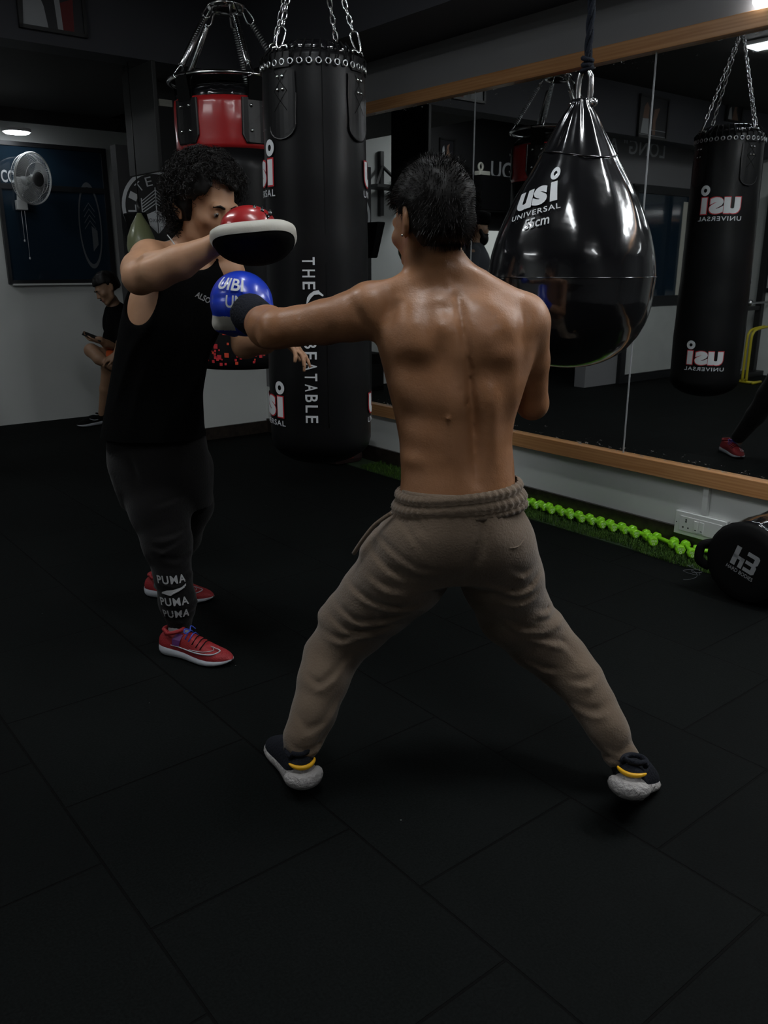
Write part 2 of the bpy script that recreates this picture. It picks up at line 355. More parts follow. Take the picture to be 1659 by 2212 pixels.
# mirror wall: three visible panes, joints, two pine rails
mir = empty('wall_mirror', (D, 2.5, .4), room=True); tag(mir, 'frameless wall mirror of joined tall panes between two pine rails', 'mirror')
js = [5.2, 3.735, 2.555, 1.375, .195, -.985, -2.165]
for a, c in zip(js[1:], js[:-1]):
    obj('mirror_pane', MB().box((D-.012, a+.002, .42), (D-.001, c-.002, 2.345)), M['mirror'], mir, room=True)
for a in js[1:-1]:
    mb = MB(); mb.box((D-.0145, a-.0035, .42), (D-.0121, a+.0035, 2.345)); obj('joint_strip', mb, M['greyp'], mir, room=True)
r1 = obj('wooden_rail', MB().box((D-.045, -2.3, 2.325), (D-.0005, 5.25, 2.395)), M['wood'], room=True, own=(D, 2, 2.33), bevel=.003)
tag(r1, 'long orange pine rail on the wall along the mirror top edge', 'rail')
r2 = obj('wooden_rail', MB().box((D-.045, -2.3, .353), (D-.0005, 5.25, .433)), M['wood'], room=True, own=(D, 2, .35), bevel=.003)
tag(r2, 'long orange pine rail under the mirror above the green dumbbells', 'rail')
# recessed window with dark glass
win = empty('window_1', (2.65, 7.9, 1.24), room=True); win['kind'] = 'structure'
obj('pane', MB().box((2.20, 7.872, 1.25), (3.10, 7.88, 2.36)), M['glass'], win, room=True)
mb = MB(); mb.box((2.17, 7.86, 1.225), (3.13, 7.90, 1.255)); mb.box((2.17, 7.86, 2.345), (3.13, 7.90, 2.38)); mb.box((3.085, 7.86, 1.25), (3.13, 7.9, 2.35)); mb.box((2.17, 7.86, 1.25), (2.20, 7.9, 2.35))
mb.box((2.20, 7.862, 2.0), (3.09, 7.872, 2.045)); obj('window_frame', mb, M['frame'], win, room=True)
obj('window_sill', MB().box((2.20, 7.85, 1.21), (3.15, 7.9, 1.225)), M['wall'], win, room=True)
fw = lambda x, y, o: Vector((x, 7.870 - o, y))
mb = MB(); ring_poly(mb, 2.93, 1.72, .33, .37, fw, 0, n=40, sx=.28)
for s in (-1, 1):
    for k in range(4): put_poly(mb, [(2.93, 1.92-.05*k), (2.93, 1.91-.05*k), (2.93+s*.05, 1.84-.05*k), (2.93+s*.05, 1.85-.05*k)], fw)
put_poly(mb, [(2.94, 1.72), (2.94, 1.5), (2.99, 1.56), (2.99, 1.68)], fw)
obj('window_decal', mb, M['dimg'], win, room=True)  # reflection of the round emblem, painted on the glass as grey shapes
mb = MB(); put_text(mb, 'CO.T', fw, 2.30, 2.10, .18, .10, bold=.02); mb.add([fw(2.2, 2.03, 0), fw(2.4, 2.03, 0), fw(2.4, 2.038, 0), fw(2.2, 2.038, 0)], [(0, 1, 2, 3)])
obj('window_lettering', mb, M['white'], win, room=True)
# door in the far wall (seen in the mirror)
dr = empty('door_1', (-1.95, 6.15, 0), room=True); dr['kind'] = 'structure'
mb = MB(); mb.box((-2.50, 6.10, 0), (-2.38, 6.15, 2.25)); mb.box((-1.32, 6.10, 0), (-1.22, 6.15, 2.25)); mb.box((-2.5, 6.10, 2.18), (-1.22, 6.15, 2.27)); mb.box((-2.4, 6.10, .90), (-1.3, 6.15, 1.02)); mb.box((-2.4, 6.10, 0), (-1.3, 6.15, .08))
obj('door_frame', mb, M['frame'], dr, room=True)
obj('pane', MB().box((-2.38, 6.125, 1.02), (-1.32, 6.13, 2.18)), M['glass'], dr, room=True)
obj('door_panel', MB().box((-2.36, 6.115, .10), (-1.32, 6.13, .90)), M['doorwhite'], dr, room=True)
obj('door_strip', MB().box((-2.36, 6.118, 1.02), (-2.27, 6.124, 2.12)), M['ivory'], dr, room=True)
# painted words on the far wall and on the black wall
ft = lambda x, y, o: Vector((x, 6.148 - o, y))
mb = MB(); put_text(mb, 'LONG" A', ft, -1.29, 2.66, 1.06, .165, bold=.012, spacing=1.1)
tag(obj('wall_lettering', mb, M['white'], room=True, own=(-1.25, 6.148, 2.5)), 'grey painted capital letters and quotation mark high on the far wall', 'lettering')
fb = lambda x, y, o: Vector((x, 7.896 - o, y))
mb = MB(); qy = mu(1074, 367, 7.9); put_text(mb, 'YOU', fb, qy.x - .22, qy.z, .62, .20, bold=.012)
tag(obj('wall_lettering', mb, M['white'], room=True, own=(-.9, 7.896, 2.5)), 'two pale capital letters on the black far wall', 'lettering')
# club emblem on the black column
fc = lambda x, y, o: Vector((x, 6.168 - o, y)); eq = fu(338, 450, 6.168); ex, ey = eq.x, eq.z; K_ = .66
mb = MB(); fc0 = fc; fc = lambda x, y, o: fc0(ex + (x-ex)*K_, ey + (y-ey)*K_, o); ring_poly(mb, ex, ey, .36, .40, fc, n=56)
for i, ch in enumerate('ELITE CORE'):
    if ch == ' ': continue
    a = math.radians(208 - i * 26); put_text(mb, ch, fc, ex + .285*math.cos(a), ey + .285*math.sin(a), .075, .095, rot=a - math.pi/2)
for s in (-1, 1):
    for k in range(5): put_poly(mb, [(ex, ey+.20-.035*k), (ex, ey+.188-.035*k), (ex+s*.17, ey+.06-.03*k), (ex+s*.17, ey+.072-.03*k)], fc)
    put_poly(mb, rect(ex+s*.17-.006, ey-.08, ex+s*.17+.006, ey+.10), fc)
put_poly(mb, [(ex-.17, ey-.09), (ex, ey-.02), (ex, ey-.27), (ex-.12, ey-.16)], fc); put_poly(mb, [(ex+.01, ey-.02), (ex+.17, ey-.09), (ex+.12, ey-.16), (ex+.01, ey-.27)], fc)
put_poly(mb, rect(ex-.006, ey-.05, ex+.006, ey+.22), fc)
tag(obj('wall_emblem', mb, M['white'], room=True, own=(ex, 6.168, ey)), 'round white boxing club emblem painted on the black column', 'emblem')
mb = MB(); put_text(mb, 'BOXING', fc, ex-.03, ey-.13, .19, .04, off=.002)
o = obj('emblem_lettering', mb, M['wallblack'], bpy.data.objects['wall_emblem'], room=True)
# ------------------------------------------------------------------ lamps
LM = emis('lamp_diffuser', (.93, .97, 1.0), 1.0)
def lamp(n, u, z, a, c, p, name='ceiling_light', label=''):
    t = empty(name, (n, u, z), room=True); tag(t, label, 'light')
    obj('lamp_housing', MB().box((n-a/2-.02, u-c/2-.02, z), (n+a/2+.02, u+c/2+.02, HC-.0005 if z > 2.9 else LZ-.0005)), M['lampw'], t, room=True)
    m = emis('lamp_diffuser', (.94, .98, 1.0), p / (a * c * math.pi) )
    obj('diffuser', MB().box((n-a/2, u-c/2, z-.012), (n+a/2, u+c/2, z-.0005)), m, t, room=True)
    return t
LL = ['white batten ceiling light above the boxer', 'white batten ceiling light above the open floor behind the trainer', 'white batten light on the ceiling beside the mirror bulkhead',
      'white batten ceiling light near the left wall', 'white batten ceiling light behind the viewer', 'white batten light hung under the bulkhead in front of the mirror', 'white batten ceiling light beyond the bulkhead over the far wall']
for q, l in zip(LAMPS, LL): lamp(*q, label=l)
for i, (n, u, z, r, p) in enumerate(ROUND_LAMPS):
    if i == 0: q = fu(36, 287, 7.62); n, z = q.x, q.z + .006
    t = empty('round_light', (n, u, z), room=True); tag(t, ['flat round white light glowing above the wall fan', 'round white ceiling light between the batten lamps'][i], 'light')
    top = LZ if i == 0 else HC
    mb = MB(); mb.lathe([(r+.01, z+.0), (r+.01, z+.025)], 32, (n, u)); (mb.tube([(n, u, z+.02), (n, 7.89, z+.02)], .012, 8) if i == 0 else mb.lathe([(.006, z+.026), (.006, top)], 8, (n, u))); obj('lamp_housing', mb, M['lampw'], t, room=True)
    mb = MB(); mb.lathe([(r*.9, z-.012), (r, z-.004), (r, z-.0005)], 32, (n, u)); obj('diffuser', mb, emis('round_diffuser', (.88, .94, 1), p/(math.pi*r*r*math.pi)), t, room=True)
q = fn(1652, -2, D-.03); t = empty('wall_bulb', q, room=True); tag(t, 'glaring white bulb on the wall above the pine rail at upper right', 'light')
mb = MB(); mb.ball(q, (.035, .05, .035), 16); obj('diffuser', mb, emis('bulb', (.95, .98, 1), 22), t, True, room=True)
mb = MB(); mb.box((D-.03+.034, q.y-.03, q.z-.03), (D-.0005, q.y+.03, q.z+.03)); obj('lamp_housing', mb, M['lampw'], t, room=True)
# ------------------------------------------------------------------ tall black heavy bag
BX, BY = -.283, 3.70
def cylmap(cx, cy, rf):
    def f(th, z, off=0): r = rf(z) + off; return Vector((cx + r*math.cos(th), cy + r*math.sin(th), z))
    return f
bag_r = lambda z: .204 + .018 * max(0, min(1, (2.15 - z) / 1.2)) if z > .64 else .222 * math.sqrt(max(0, 1 - ((.64 - z) / .115) ** 2)) * .999 + .0001
def usi(mb, mapf, a0, zc, h, r, white=0, red=None, off=.005, rot=0, sz=1.0):
    """white 'usi' with a ring for the dot and the word below; x in metres around the surface"""
    c, s = math.cos(rot), math.sin(rot)
    def g(x, y, o): X = x*c - y*s; Y = x*s + y*c; return mapf(a0 + X / r, zc + Y, o)
    w = h * 1.75
    for mi, grow, o in (([(red, .007*h/.1, off)] if red is not None else []) + [(white, 0, off + .0012)]):
        put_text(mb, 'us', g, -.15*w - 0, 0, .68*w + grow*1.0, h*.62 + grow, off=o, mi=mi, bold=.045 if grow == 0 else .05, step=.10)
        put_poly(mb, rect(.25*w - grow/2, -h*.31 - grow/2, .39*w + grow/2, h*.31 + grow/2), g, off=o, mi=mi)
    ring_poly(mb, .32*w, h*.58, h*.075, h*.20, g, off=off + .0012, mi=white)
    put_text(mb, 'UNIVERSAL', g, -.05*w, -h*.50, w*.98, h*.17, off=off + .0012, mi=white, bold=.01, spacing=1.15)
top = 2.165; bag = empty('punching_bag', (BX, BY, .525)); tag(bag, 'tall black heavy bag with white vertical lettering hanging on chains beside the trainer', 'punching bag')
prof = [(bag_r(z), z) for z in [.5265, .53, .54, .555, .58, .61, .64]] + [(bag_r(z) * (1 + .004 * math.sin(z*23)), z) for z in np.linspace(.68, top - .02, 46)] + [(.196, top - .005), (.186, top)]
body = MB(); body.lathe(prof, 72, (BX, BY), wob=lambda a, z: .006 * math.sin(3*a + z*4) + .004*math.sin(5*a - z*7)); obj('body', body, M['leather'], bag, True)
lid = MB(); lid.lathe([(.185, top-.01), (.178, top+.02), (.165, top+.035), (.13, top+.045), (.08, top+.04), (.01, top+.038)], 64, (BX, BY), wob=lambda a, z: .03*math.sin(9*a) + .02*math.sin(23*a)); obj('lid', lid, M['gloss'], bag, True)
bm_ = cylmap(BX, BY, lambda z: bag_r(z)); CAMTH = math.atan2(-BY, -BX)
lc = MB()
for k in range(36):
    a = 2*math.pi*k/36; mb = MB()
    p = bm_(a, top-.045, .003); nrm = Vector((math.cos(a), math.sin(a), 0)); t = Vector((-math.sin(a), math.cos(a), 0))
    mb.tube([p + t*math.cos(q)*.0105 + Vector((0, 0, 1))*math.sin(q)*.0105 + nrm*.003 for q in np.linspace(0, 2*math.pi, 11)[:-1]], .0032, 6, closed=True); obj('eyelet', mb, M['steel'], bag, True)
    p2 = Vector((BX + .165*math.cos(a+.08), BY + .165*math.sin(a+.08), top+.038))
    lc.tube([p, bm_(a+.03, top-.012, .008), bm_(a+.05, top+.01, -.012), p2], .0035, 5)
obj('lacing', lc, M['blackmat'], bag, True)
mb = MB(); sa = CAMTH + math.radians(9); 
mb.tube([bm_(sa, z, .0008) for z in np.linspace(.72, top-.03, 30)], .0016, 5); obj('seam', mb, M['blackmat'], bag, True)
straps = [CAMTH + math.radians(d) for d in (-37, 56, 147, 236)]; apex = Vector((BX, BY, top + .60))
for i, a in enumerate(straps):
    mb = MB(); pol = [(-.062, .0), (.062, .0), (.066, -.08), (.062, -.16)] + [(.062*math.cos(q), -.19 - .05*math.sin(q)) for q in np.linspace(0, math.pi, 11)] + [(-.062, -.16), (-.066, -.08)]
    g = lambda x, y, o, a=a: bm_(a + x/.21, top - .075 + y, o)
    put_poly(mb, pol, g, off=.007, step=.02)
    bd = MB(); bd.tube([g(x, y, .006) for x, y in pol[2:-2]], .003, 5)
    put_poly(bd, rect(-.042, .012, .042, .065), g, off=.0076)
    sp = obj('strap', mb, M['satin'], bag); obj('strap_binding', bd, M['leather'], sp)
    st = MB()
    for u_, v_, u2, v2 in ((-.03, .0, .03, -.07), (.03, .0, -.03, -.07), (-.03, -.07, .03, -.14), (.03, -.07, -.03, -.14)): st.tube([g(u_+(u2-u_)*q, v_+(v2-v_)*q, .009) for q in (0, .33, .66, 1)], .0009, 4)
    obj('stitching', st, M['blackmat'], sp, True)
    for x in (-.011, .011):
        for y in (-.02, -.065): obj('rivet', MB().ball(g(x, y, .0095), .0065, 8), M['chrome'], sp, True)
    loop = g(0, .075, .012); upv = loop + (apex - loop).normalized() * .085
    mb = MB(); mb.tube([g(-.035, .07, .008), g(-.034, .085, .004), g(.034, .085, .004), g(.035, .07, .008)], .005, 6); carabiner(mb, loop, upv, .017, .0042); obj('carabiner', mb, M['chrome'], bag, True)
    mb = MB(); chain(mb, upv, apex, .036, .0032, .009); obj('chain', mb, M['chrome'], bag, True)
mb = MB(); chain(mb, apex, (BX, BY, 3.06), .036, .0032, .009); mb.tube([apex + Vector((.018*math.cos(q), 0, .018*math.sin(q))) for q in np.linspace(0, 6.28, 13)[:-1]], .005, 6, closed=True); obj('chain', mb, M['chrome'], bag, True)
mb = MB(); mb.box((BX-.04, BY-.04, 3.06), (BX+.04, BY+.04, HC)); obj('ceiling_plate', mb, M['blackmetal'], bag)
for ac, z, h in ((102, 1.735, .155), (-80, 1.735, .155), (100, .80, .14), (-70, .80, .14)):
    mb = MB(); usi(mb, bm_, CAMTH + math.radians(ac), z, h, .215, 0, 1); obj('lettering', mb, [M['white'], M['redp']], bag)
mb = MB(); av = CAMTH + math.radians(-9.5)
gv = lambda x, y, o: bm_(av + (x*1.0)/.215, y, o)
pass
def vert(word, z0, pitch, w, x=0):
    for i, ch in enumerate(word): put_text(mb, ch, gv, x, z0 - i*pitch, w, .050, rot=-math.pi/2, bold=.012, off=.005)
zz = lambda y: fd(660, y, BY - .212).z
vert('THE', zz(564), (zz(564)-zz(617))/2, .030); vert('UNBEATABLE', zz(905) + 9*(zz(768)-zz(905))/6, (zz(768)-zz(905))/6, .031)
obj('lettering', mb, M['white'], bag)
fz0 = (zz(632) + zz(700))/2 + .035
mb = MB()   # kicking figure printed between the words
for pl in ([(-.04,-.16),(-.045,-.03),(-.02,-.045),(.0,-.02),(.02,.01),(.04,.03),(.07,.033),(.095,.02),(.10,.028),(.075,.05),(.07,.06),(.04,.055),(.01,.035),(-.005,.012),(-.012,-.03),(-.005,-.07)],
           [(-.01,-.06),(.02,-.04),(.035,-.055),(.055,-.05),(.06,-.08),(.04,-.10),(.06,-.13),(.03,-.17),(-.02,-.17),(-.01,-.11)]): put_poly(mb, [(x*.62 - .005, fz0 + y*.62) for x, y in pl], gv, off=.005)
obj('print', mb, M['white'], bag)
# ------------------------------------------------------------------ wide red and black bag on springs
hub = fd(488, 14, 4.80); RX, RY = hub.x, hub.y; rz = hub.z; rr_ = .292
rb = empty('punching_bag', (RX, RY, .78)); tag(rb, 'wide round red and black heavy bag hung from chrome springs behind the trainer', 'punching bag')
ztop = fd(488, 203, RY - rr_).z; zband = fd(488, 318, RY - rr_).z; zbot = fd(488, 800, RY - rr_).z
rm_ = cylmap(RX, RY, lambda z: rr_); RTH = math.atan2(-RY, -RX)
mb = MB(); mb.lathe([(rr_*.985, zband+.001), (rr_, zband+.02)] + [(rr_*(1.004+.004*math.sin(z*40)), z) for z in np.linspace(zband+.05, ztop-.03, 9)] + [(rr_*.985, ztop)], 96, (RX, RY), wob=lambda a, z: .010*max(0, (z-ztop+.10)/.1)*math.sin(36*a) + .004*math.sin(11*a+z*9)); obj('red_band', mb, M['redvinyl'], rb, True)
mb = MB(); mb.lathe([(.01, zbot-.012), (.15, zbot-.01), (rr_*.9, zbot-.002), (rr_*.975, zbot+.02)] + [(rr_*.995, z) for z in np.linspace(zbot+.06, zband, 12)], 72, (RX, RY)); obj('body', mb, M['leather'], rb, True)
mb = MB(); mb.lathe([(rr_*.96, ztop-.02), (rr_*.94, ztop+.025), (rr_*.85, ztop+.055), (rr_*.6, ztop+.075), (.02, ztop+.08)], 72, (RX, RY), wob=lambda a, z: .02*math.sin(31*a) + .01*math.sin(17*a)); obj('lid', mb, M['gloss'], rb, True)
zr = fd(488, 155, RY - .30).z; ringr = .31
mb = MB(); mb.tube([(RX + ringr*math.cos(a), RY + ringr*math.sin(a), zr) for a in np.linspace(0, 2*math.pi, 49)[:-1]], .011, 8, closed=True); obj('hanger_ring', mb, M['chrome'], rb, True)
mb = MB(); mb.lathe([(.02, rz-.045), (.08, rz-.035), (.098, rz-.004), (.10, rz+.004), (.03, rz+.01)], 32, (RX, RY)); mb.tube([(RX, RY, rz), (RX, RY, rz+.05)], .012, 8); obj('hanger_hub', mb, M['chrome'], rb, True)
mb = MB(); chain(mb, (RX, RY, rz+.03), (RX, RY, 3.07), .05, .006, .014); obj('chain', mb, M['chrome'], rb, True)
obj('ceiling_plate', MB().box((RX-.05, RY-.05, 3.06), (RX+.05, RY+.05, HC)), M['blackmetal'], rb)
for k in range(5):
    a = RTH + math.radians(-49 + 75*k if k < 3 else -49 + 72*k)
    g = lambda x, y, o, a=a: rm_(a + x/rr_, y, o)
    mb = MB(); put_poly(mb, [(-.075, ztop-.01), (.075, ztop-.01), (.078, ztop-.18), (.06, ztop-.215), (-.06, ztop-.215), (-.078, ztop-.18)][::-1], g, off=.008, step=.03)
    mb.tube([g(x, y, .006) for x, y in [(-.075, ztop-.01), (-.078, ztop-.18), (-.06, ztop-.215), (.06, ztop-.215), (.078, ztop-.18), (.075, ztop-.01)]], .006, 6); sp = obj('strap', mb, M['satin'], rb)
    wb = MB(); 
    for s in (-1,): 
        c0 = [g(-.045, ztop-.02, .012), g(.045, ztop-.02, .012)]; c1 = [Vector((RX + ringr*1.04*math.cos(a+d), RY + ringr*1.04*math.sin(a+d), zr+.01)) for d in (-.14, .14)]
        wb.add([*c0, *c1], [(0, 1, 3, 2)]); c2 = [p + Vector((0, 0, -.006)) - Vector((math.cos(a), math.sin(a), 0))*.03 for p in c1]; c3 = [p - Vector((math.cos(a), math.sin(a), 0))*.012 for p in c0]
        wb.add([*c2, *c3], [(0, 1, 3, 2)]); wb.add([*c1, *c2], [(0, 1, 3, 2)])
    obj('webbing', wb, M['blackmat'], sp)
    for x in (-.032, .032):
        for y in (-.045, -.16): obj('rivet', MB().ball(g(x, ztop+y, .011), .009, 8), M['chrome'], sp, True)
    ph = Vector((RX + .085*math.cos(a-.12), RY + .085*math.sin(a-.12), rz)); pr_ = Vector((RX + ringr*math.cos(a-.12), RY + ringr*math.sin(a-.12), zr)); dd = (pr_ - ph)
    mb = MB(); carabiner(mb, ph, ph + dd*.2, .02, .005); obj('carabiner', mb, M['chrome'], rb, True); mb = MB(); carabiner(mb, ph + dd*.86, pr_ + dd*.03, .018, .005); obj('carabiner', mb, M['chrome'], rb, True)
    mb = MB(); q0 = ph + dd*.2; q1 = ph + dd*.86
    if k in (0, 1, 4): mb.tube([q0, q0+dd*.02, q1-dd*.02, q1], [.009, .0165, .0165, .009], 12)
    n_ = 160; tx = dd.normalized().cross(Vector((0, 0, 1))).normalized(); ty = dd.normalized().cross(tx)
    mb.tube([q0 + (q1-q0)*(i/n_) + (tx*math.cos(i*.9) + ty*math.sin(i*.9))*(.0145 if k in (0, 1, 4) else .013) for i in range(n_+1)], .0035, 4); obj('spring', mb, M['chrome'] if k in (0, 1, 4) else M['steel'], rb, True)
rng = random.Random(4); mb = MB()
for i in range(64):
    a = RTH + rng.uniform(-.9, 1.1); z = zbot + .03 + abs(rng.gauss(0, .07)) + (.02 if rng.random() < .5 else 0); s = rng.choice([.004, .006, .008, .012])
    put_poly(mb, rect(-s, -s, s, s), lambda x, y, o, a=a, z=z: rm_(a + x/rr_, z + y, .003), mi=rng.choice([0, 0, 1]), step=.1)
obj('square_print', mb, [M['redp'], M['orangep']], rb)
mb = MB(); g = lambda x, y, o: rm_(RTH - .42 + x/rr_, zband - .16 + y, .002)
put_text(mb, 'WILD', g, .02, 0, .26, .09, bold=.02); put_poly(mb, [(-.02,.06),(.03,.085),(.08,.082),(.10,.095),(.13,.09),(.115,.075),(.09,.068),(.05,.058),(.0,.05)], g); obj('lettering', mb, M['greyp'], rb)
# ------------------------------------------------------------------ tear-drop bag on a rope
TD = 2.87; tc_ = fd(1232, 600, TD); TX, TY = tc_.x, tc_.y
tp = [(215, 18), (228, 22), (250, 37), (275, 50), (300, 62), (325, 75), (350, 87), (375, 101), (400, 116), (425, 129), (450, 141), (475, 151), (500, 160), (525, 167), (550, 173), (575, 176), (600, 178), (625, 178), (650, 176), (675, 171), (700, 163), (725, 150), (750, 130), (770, 105), (785, 75), (795, 40), (798, 8)]
def zc_of(p): return p.y*math.cos(PITCH) - (p.z - CAM_H)*math.sin(PITCH)
tprof = []
for y, hw in tp:
    # silhouette heights: near the bottom the outline is the front of the curve
    p = fd(1232, y, TD - (0 if y < 620 else .05)); tprof.append((hw * zc_of(p) / F_PX * (1.0), p.z))
tprof = tprof[::-1]; TZ = [z for r, z in tprof]; TR = [r for r, z in tprof]
trf = lambda z: float(np.interp(z, TZ, TR))
tb = empty('punching_bag', (TX, TY, TZ[0])); tag(tb, 'shiny black tear-drop bag with white lettering hanging on a dark rope', 'punching bag')
zs = np.linspace(TZ[0], TZ[-1], 70); zeq = fd(1232, 600, TD - .28).z; zsm = fd(1232, 330, TD - .12).z
def twob(a, z):
    f = max(0, min(1, (z - zeq) / .25)); g2 = max(0, min(1, (z - zsm + .05) / .3))
    return f*(.007*math.sin(7*a + 9*z) + .006*math.sin(12*a - 5*z) + .004*math.sin(19*a+3*z)) + g2*(.10*math.sin(6*a + 1.0) + .04*math.sin(13*a))
prof = [(.002, TZ[0] - .0005)] + [(max(.004, trf(z)), z) for z in zs]
mb = MB(); mb.lathe(prof, 128, (TX, TY), wob=twob); obj('body', mb, M['gloss'], tb, True)
tmap = cylmap(TX, TY, trf); TTH = math.atan2(-TY, -TX)
mb = MB()
mb.tube([tmap(a, zeq, .0015) + Vector((0, 0, 0)) for a in np.linspace(0, 2*math.pi, 97)[:-1]], .0016, 5, closed=True)
mb.tube([tmap(a, zsm + .012*math.sin(2*a+1), .003) for a in np.linspace(0, 2*math.pi, 97)[:-1]], .003, 5, closed=True); obj('seam', mb, M['gloss'], tb, True)
mb = MB(); th0 = TTH - math.radians(33); gg = lambda x, y, o: tmap(th0 + x/.20, y, o)
zt = fd(1150, 420, TD - .2).z; usi(mb, lambda a, z, o: tmap(a, z, o + .003), th0, zt, .095, .215, off=.003, rot=math.radians(13))
cth, sth = math.cos(.23), math.sin(.23)
put_text(mb, '55cm', lambda x, y, o: tmap(th0 + (x*cth - y*sth)/.215, zt + x*sth + y*cth, .0055), -.0, -.079, .078, .030, bold=.012, shear=.15); obj('lettering', mb, M['white'], tb)
sh = fd(1246, 215, TD - .03); st_ = fd(1252, 150, TD)
mb = MB(); sx = Vector((.75, -.66, 0)); w_ = .021; bot = TZ[-1] - .012; c = Vector((TX + .008, TY, bot)); topz = st_.z
arc = [c - sx*w_, c - sx*(w_*1.05) + Vector((0, 0, (topz-bot)*.55)), c - sx*w_*.8 + Vector((0, 0, (topz-bot)*.85)), c + Vector((0, 0, topz-bot)), c + sx*w_*.8 + Vector((0, 0, (topz-bot)*.85)), c + sx*(w_*1.05) + Vector((0, 0, (topz-bot)*.55)), c + sx*w_]
def smooth(pts, n=6):
    pts = [Vector(p) for p in pts]; out = []
    for i in range(len(pts)-1):
        p0 = pts[max(0, i-1)]; p1 = pts[i]; p2 = pts[i+1]; p3 = pts[min(len(pts)-1, i+2)]
        for k in range(n): t = k/n; out.append(.5*((2*p1) + (p2-p0)*t + (2*p0-5*p1+4*p2-p3)*t*t + (3*p1-p0-3*p2+p3)*t**3))
    return out + [pts[-1]]
mb.tube(smooth(arc), .0085, 10); mb.tube([c - sx*.034, c + sx*.034], .0095, 12); mb.ball(c - sx*.034, (.017, .017, .017), 12); mb.ball(c + sx*.034, .014, 12); obj('shackle', mb, M['chrome'], tb, True)
mb = MB(); rp0 = Vector((c.x + .004, c.y, topz - .012)); rp1 = fd(1268, -8, TD - .03); rp1 = Vector((c.x+.012, c.y, rp1.z)); rtop = Vector((c.x+.02, c.y, 3.08))
n_ = 260
for k in range(3): mb.tube([rp0 + (rtop-rp0)*(i/n_) + Vector((math.cos(i*.16+k*2.094)*.0065, math.sin(i*.16+k*2.094)*.0065, 0)) for i in range(n_+1)], .0068, 6)
for q in range(3):
    cc = rp0 + Vector((0, 0, .012 + .014*q)); ax_ = Vector((math.cos(q*1.1), math.sin(q*1.1), .35)).normalized(); bx = ax_.cross(Vector((0, 0, 1))).normalized()
    mb.tube([cc + (ax_*math.cos(a) + bx*math.sin(a)*.75)*.017 for a in np.linspace(0, 2*math.pi, 15)[:-1]], .0075, 6, closed=True)
obj('rope', mb, M['rope'], tb, True)
obj('ceiling_hook', MB().box((c.x-.03, c.y-.04, 3.06), (c.x+.06, c.y+.04, HC)), M['blackmetal'], tb)
# ------------------------------------------------------------------ round sandbag by the wall
hc = fn(1616, 1158, 3.24); hr = .176; hb = empty('sandbag', (hc.x, hc.y, 0), room=True); tag(hb, 'round black sandbag with grey lettering on its end lying against the wall', 'sandbag')
AX = Matrix(((0, 0, 1, hc.x), (-1, 0, 0, hc.y), (0, -1, 0, hr + .004), (0, 0, 0, 1)))   # local x-> -u, y-> -z, z-> +n
mb = MB(); mb.lathe([(.01, -.012), (hr*.7, -.012), (hr*.92, -.005), (hr, .012)], 56, ax=AX); obj('end_panel', mb, M['blackmat'], hb, True, room=True)
mb = MB(); mb.lathe([(hr, .012), (hr*.985, .05), (hr*1.0, .12), (hr*.98, .25), (hr, .34), (hr*.93, .365), (.01, .37)], 64, ax=AX, wob=lambda a, z: .02*math.sin(8*a+z*30)*(.3 if z < .02 else 1) + .012*math.sin(21*a)); obj('body', mb, M['gloss'], hb, True, room=True)
mb = MB(); mb.tube(smooth([(hc.x+.02, hc.y + hr*.93, hr+.05), (hc.x-.01, hc.y+hr+.018, hr+.035), (hc.x-.01, hc.y+hr+.022, hr-.03), (hc.x+.02, hc.y+hr*.93, hr-.06)]), .011, 8, flat=1.8); obj('handle', mb, M['blackmat'], hb, True, room=True)
def hmap(x, y, o):
    c_, s_ = math.cos(-.30), math.sin(-.30); return Vector((hc.x - .0145 - o, hc.y - (x*c_ - y*s_), hr + (x*s_ + y*c_)))
mb = MB()
for pl in (rect(-.045, -.028, -.027, .045), rect(-.045, -.0, -.002, .012), rect(-.016, -.028, -.001, .012), [(.0, .030), (.0, .045), (.040, .045), (.047, .038), (.047, .015), (.041, .009), (.047, .003), (.047, -.022), (.040, -.028), (.004, -.028), (.004, -.014), (.030, -.014), (.030, .0), (.004, .0), (.004, .013), (.030, .013), (.030, .030)]):
    put_poly(mb, [(x*1.2 + .0, y*1.2 + .014) for x, y in pl], hmap)
put_text(mb, 'HARD BODIES', hmap, 0, -.036, .125, .017, bold=.01); obj('lettering', mb, M['greyp'], hb, room=True)
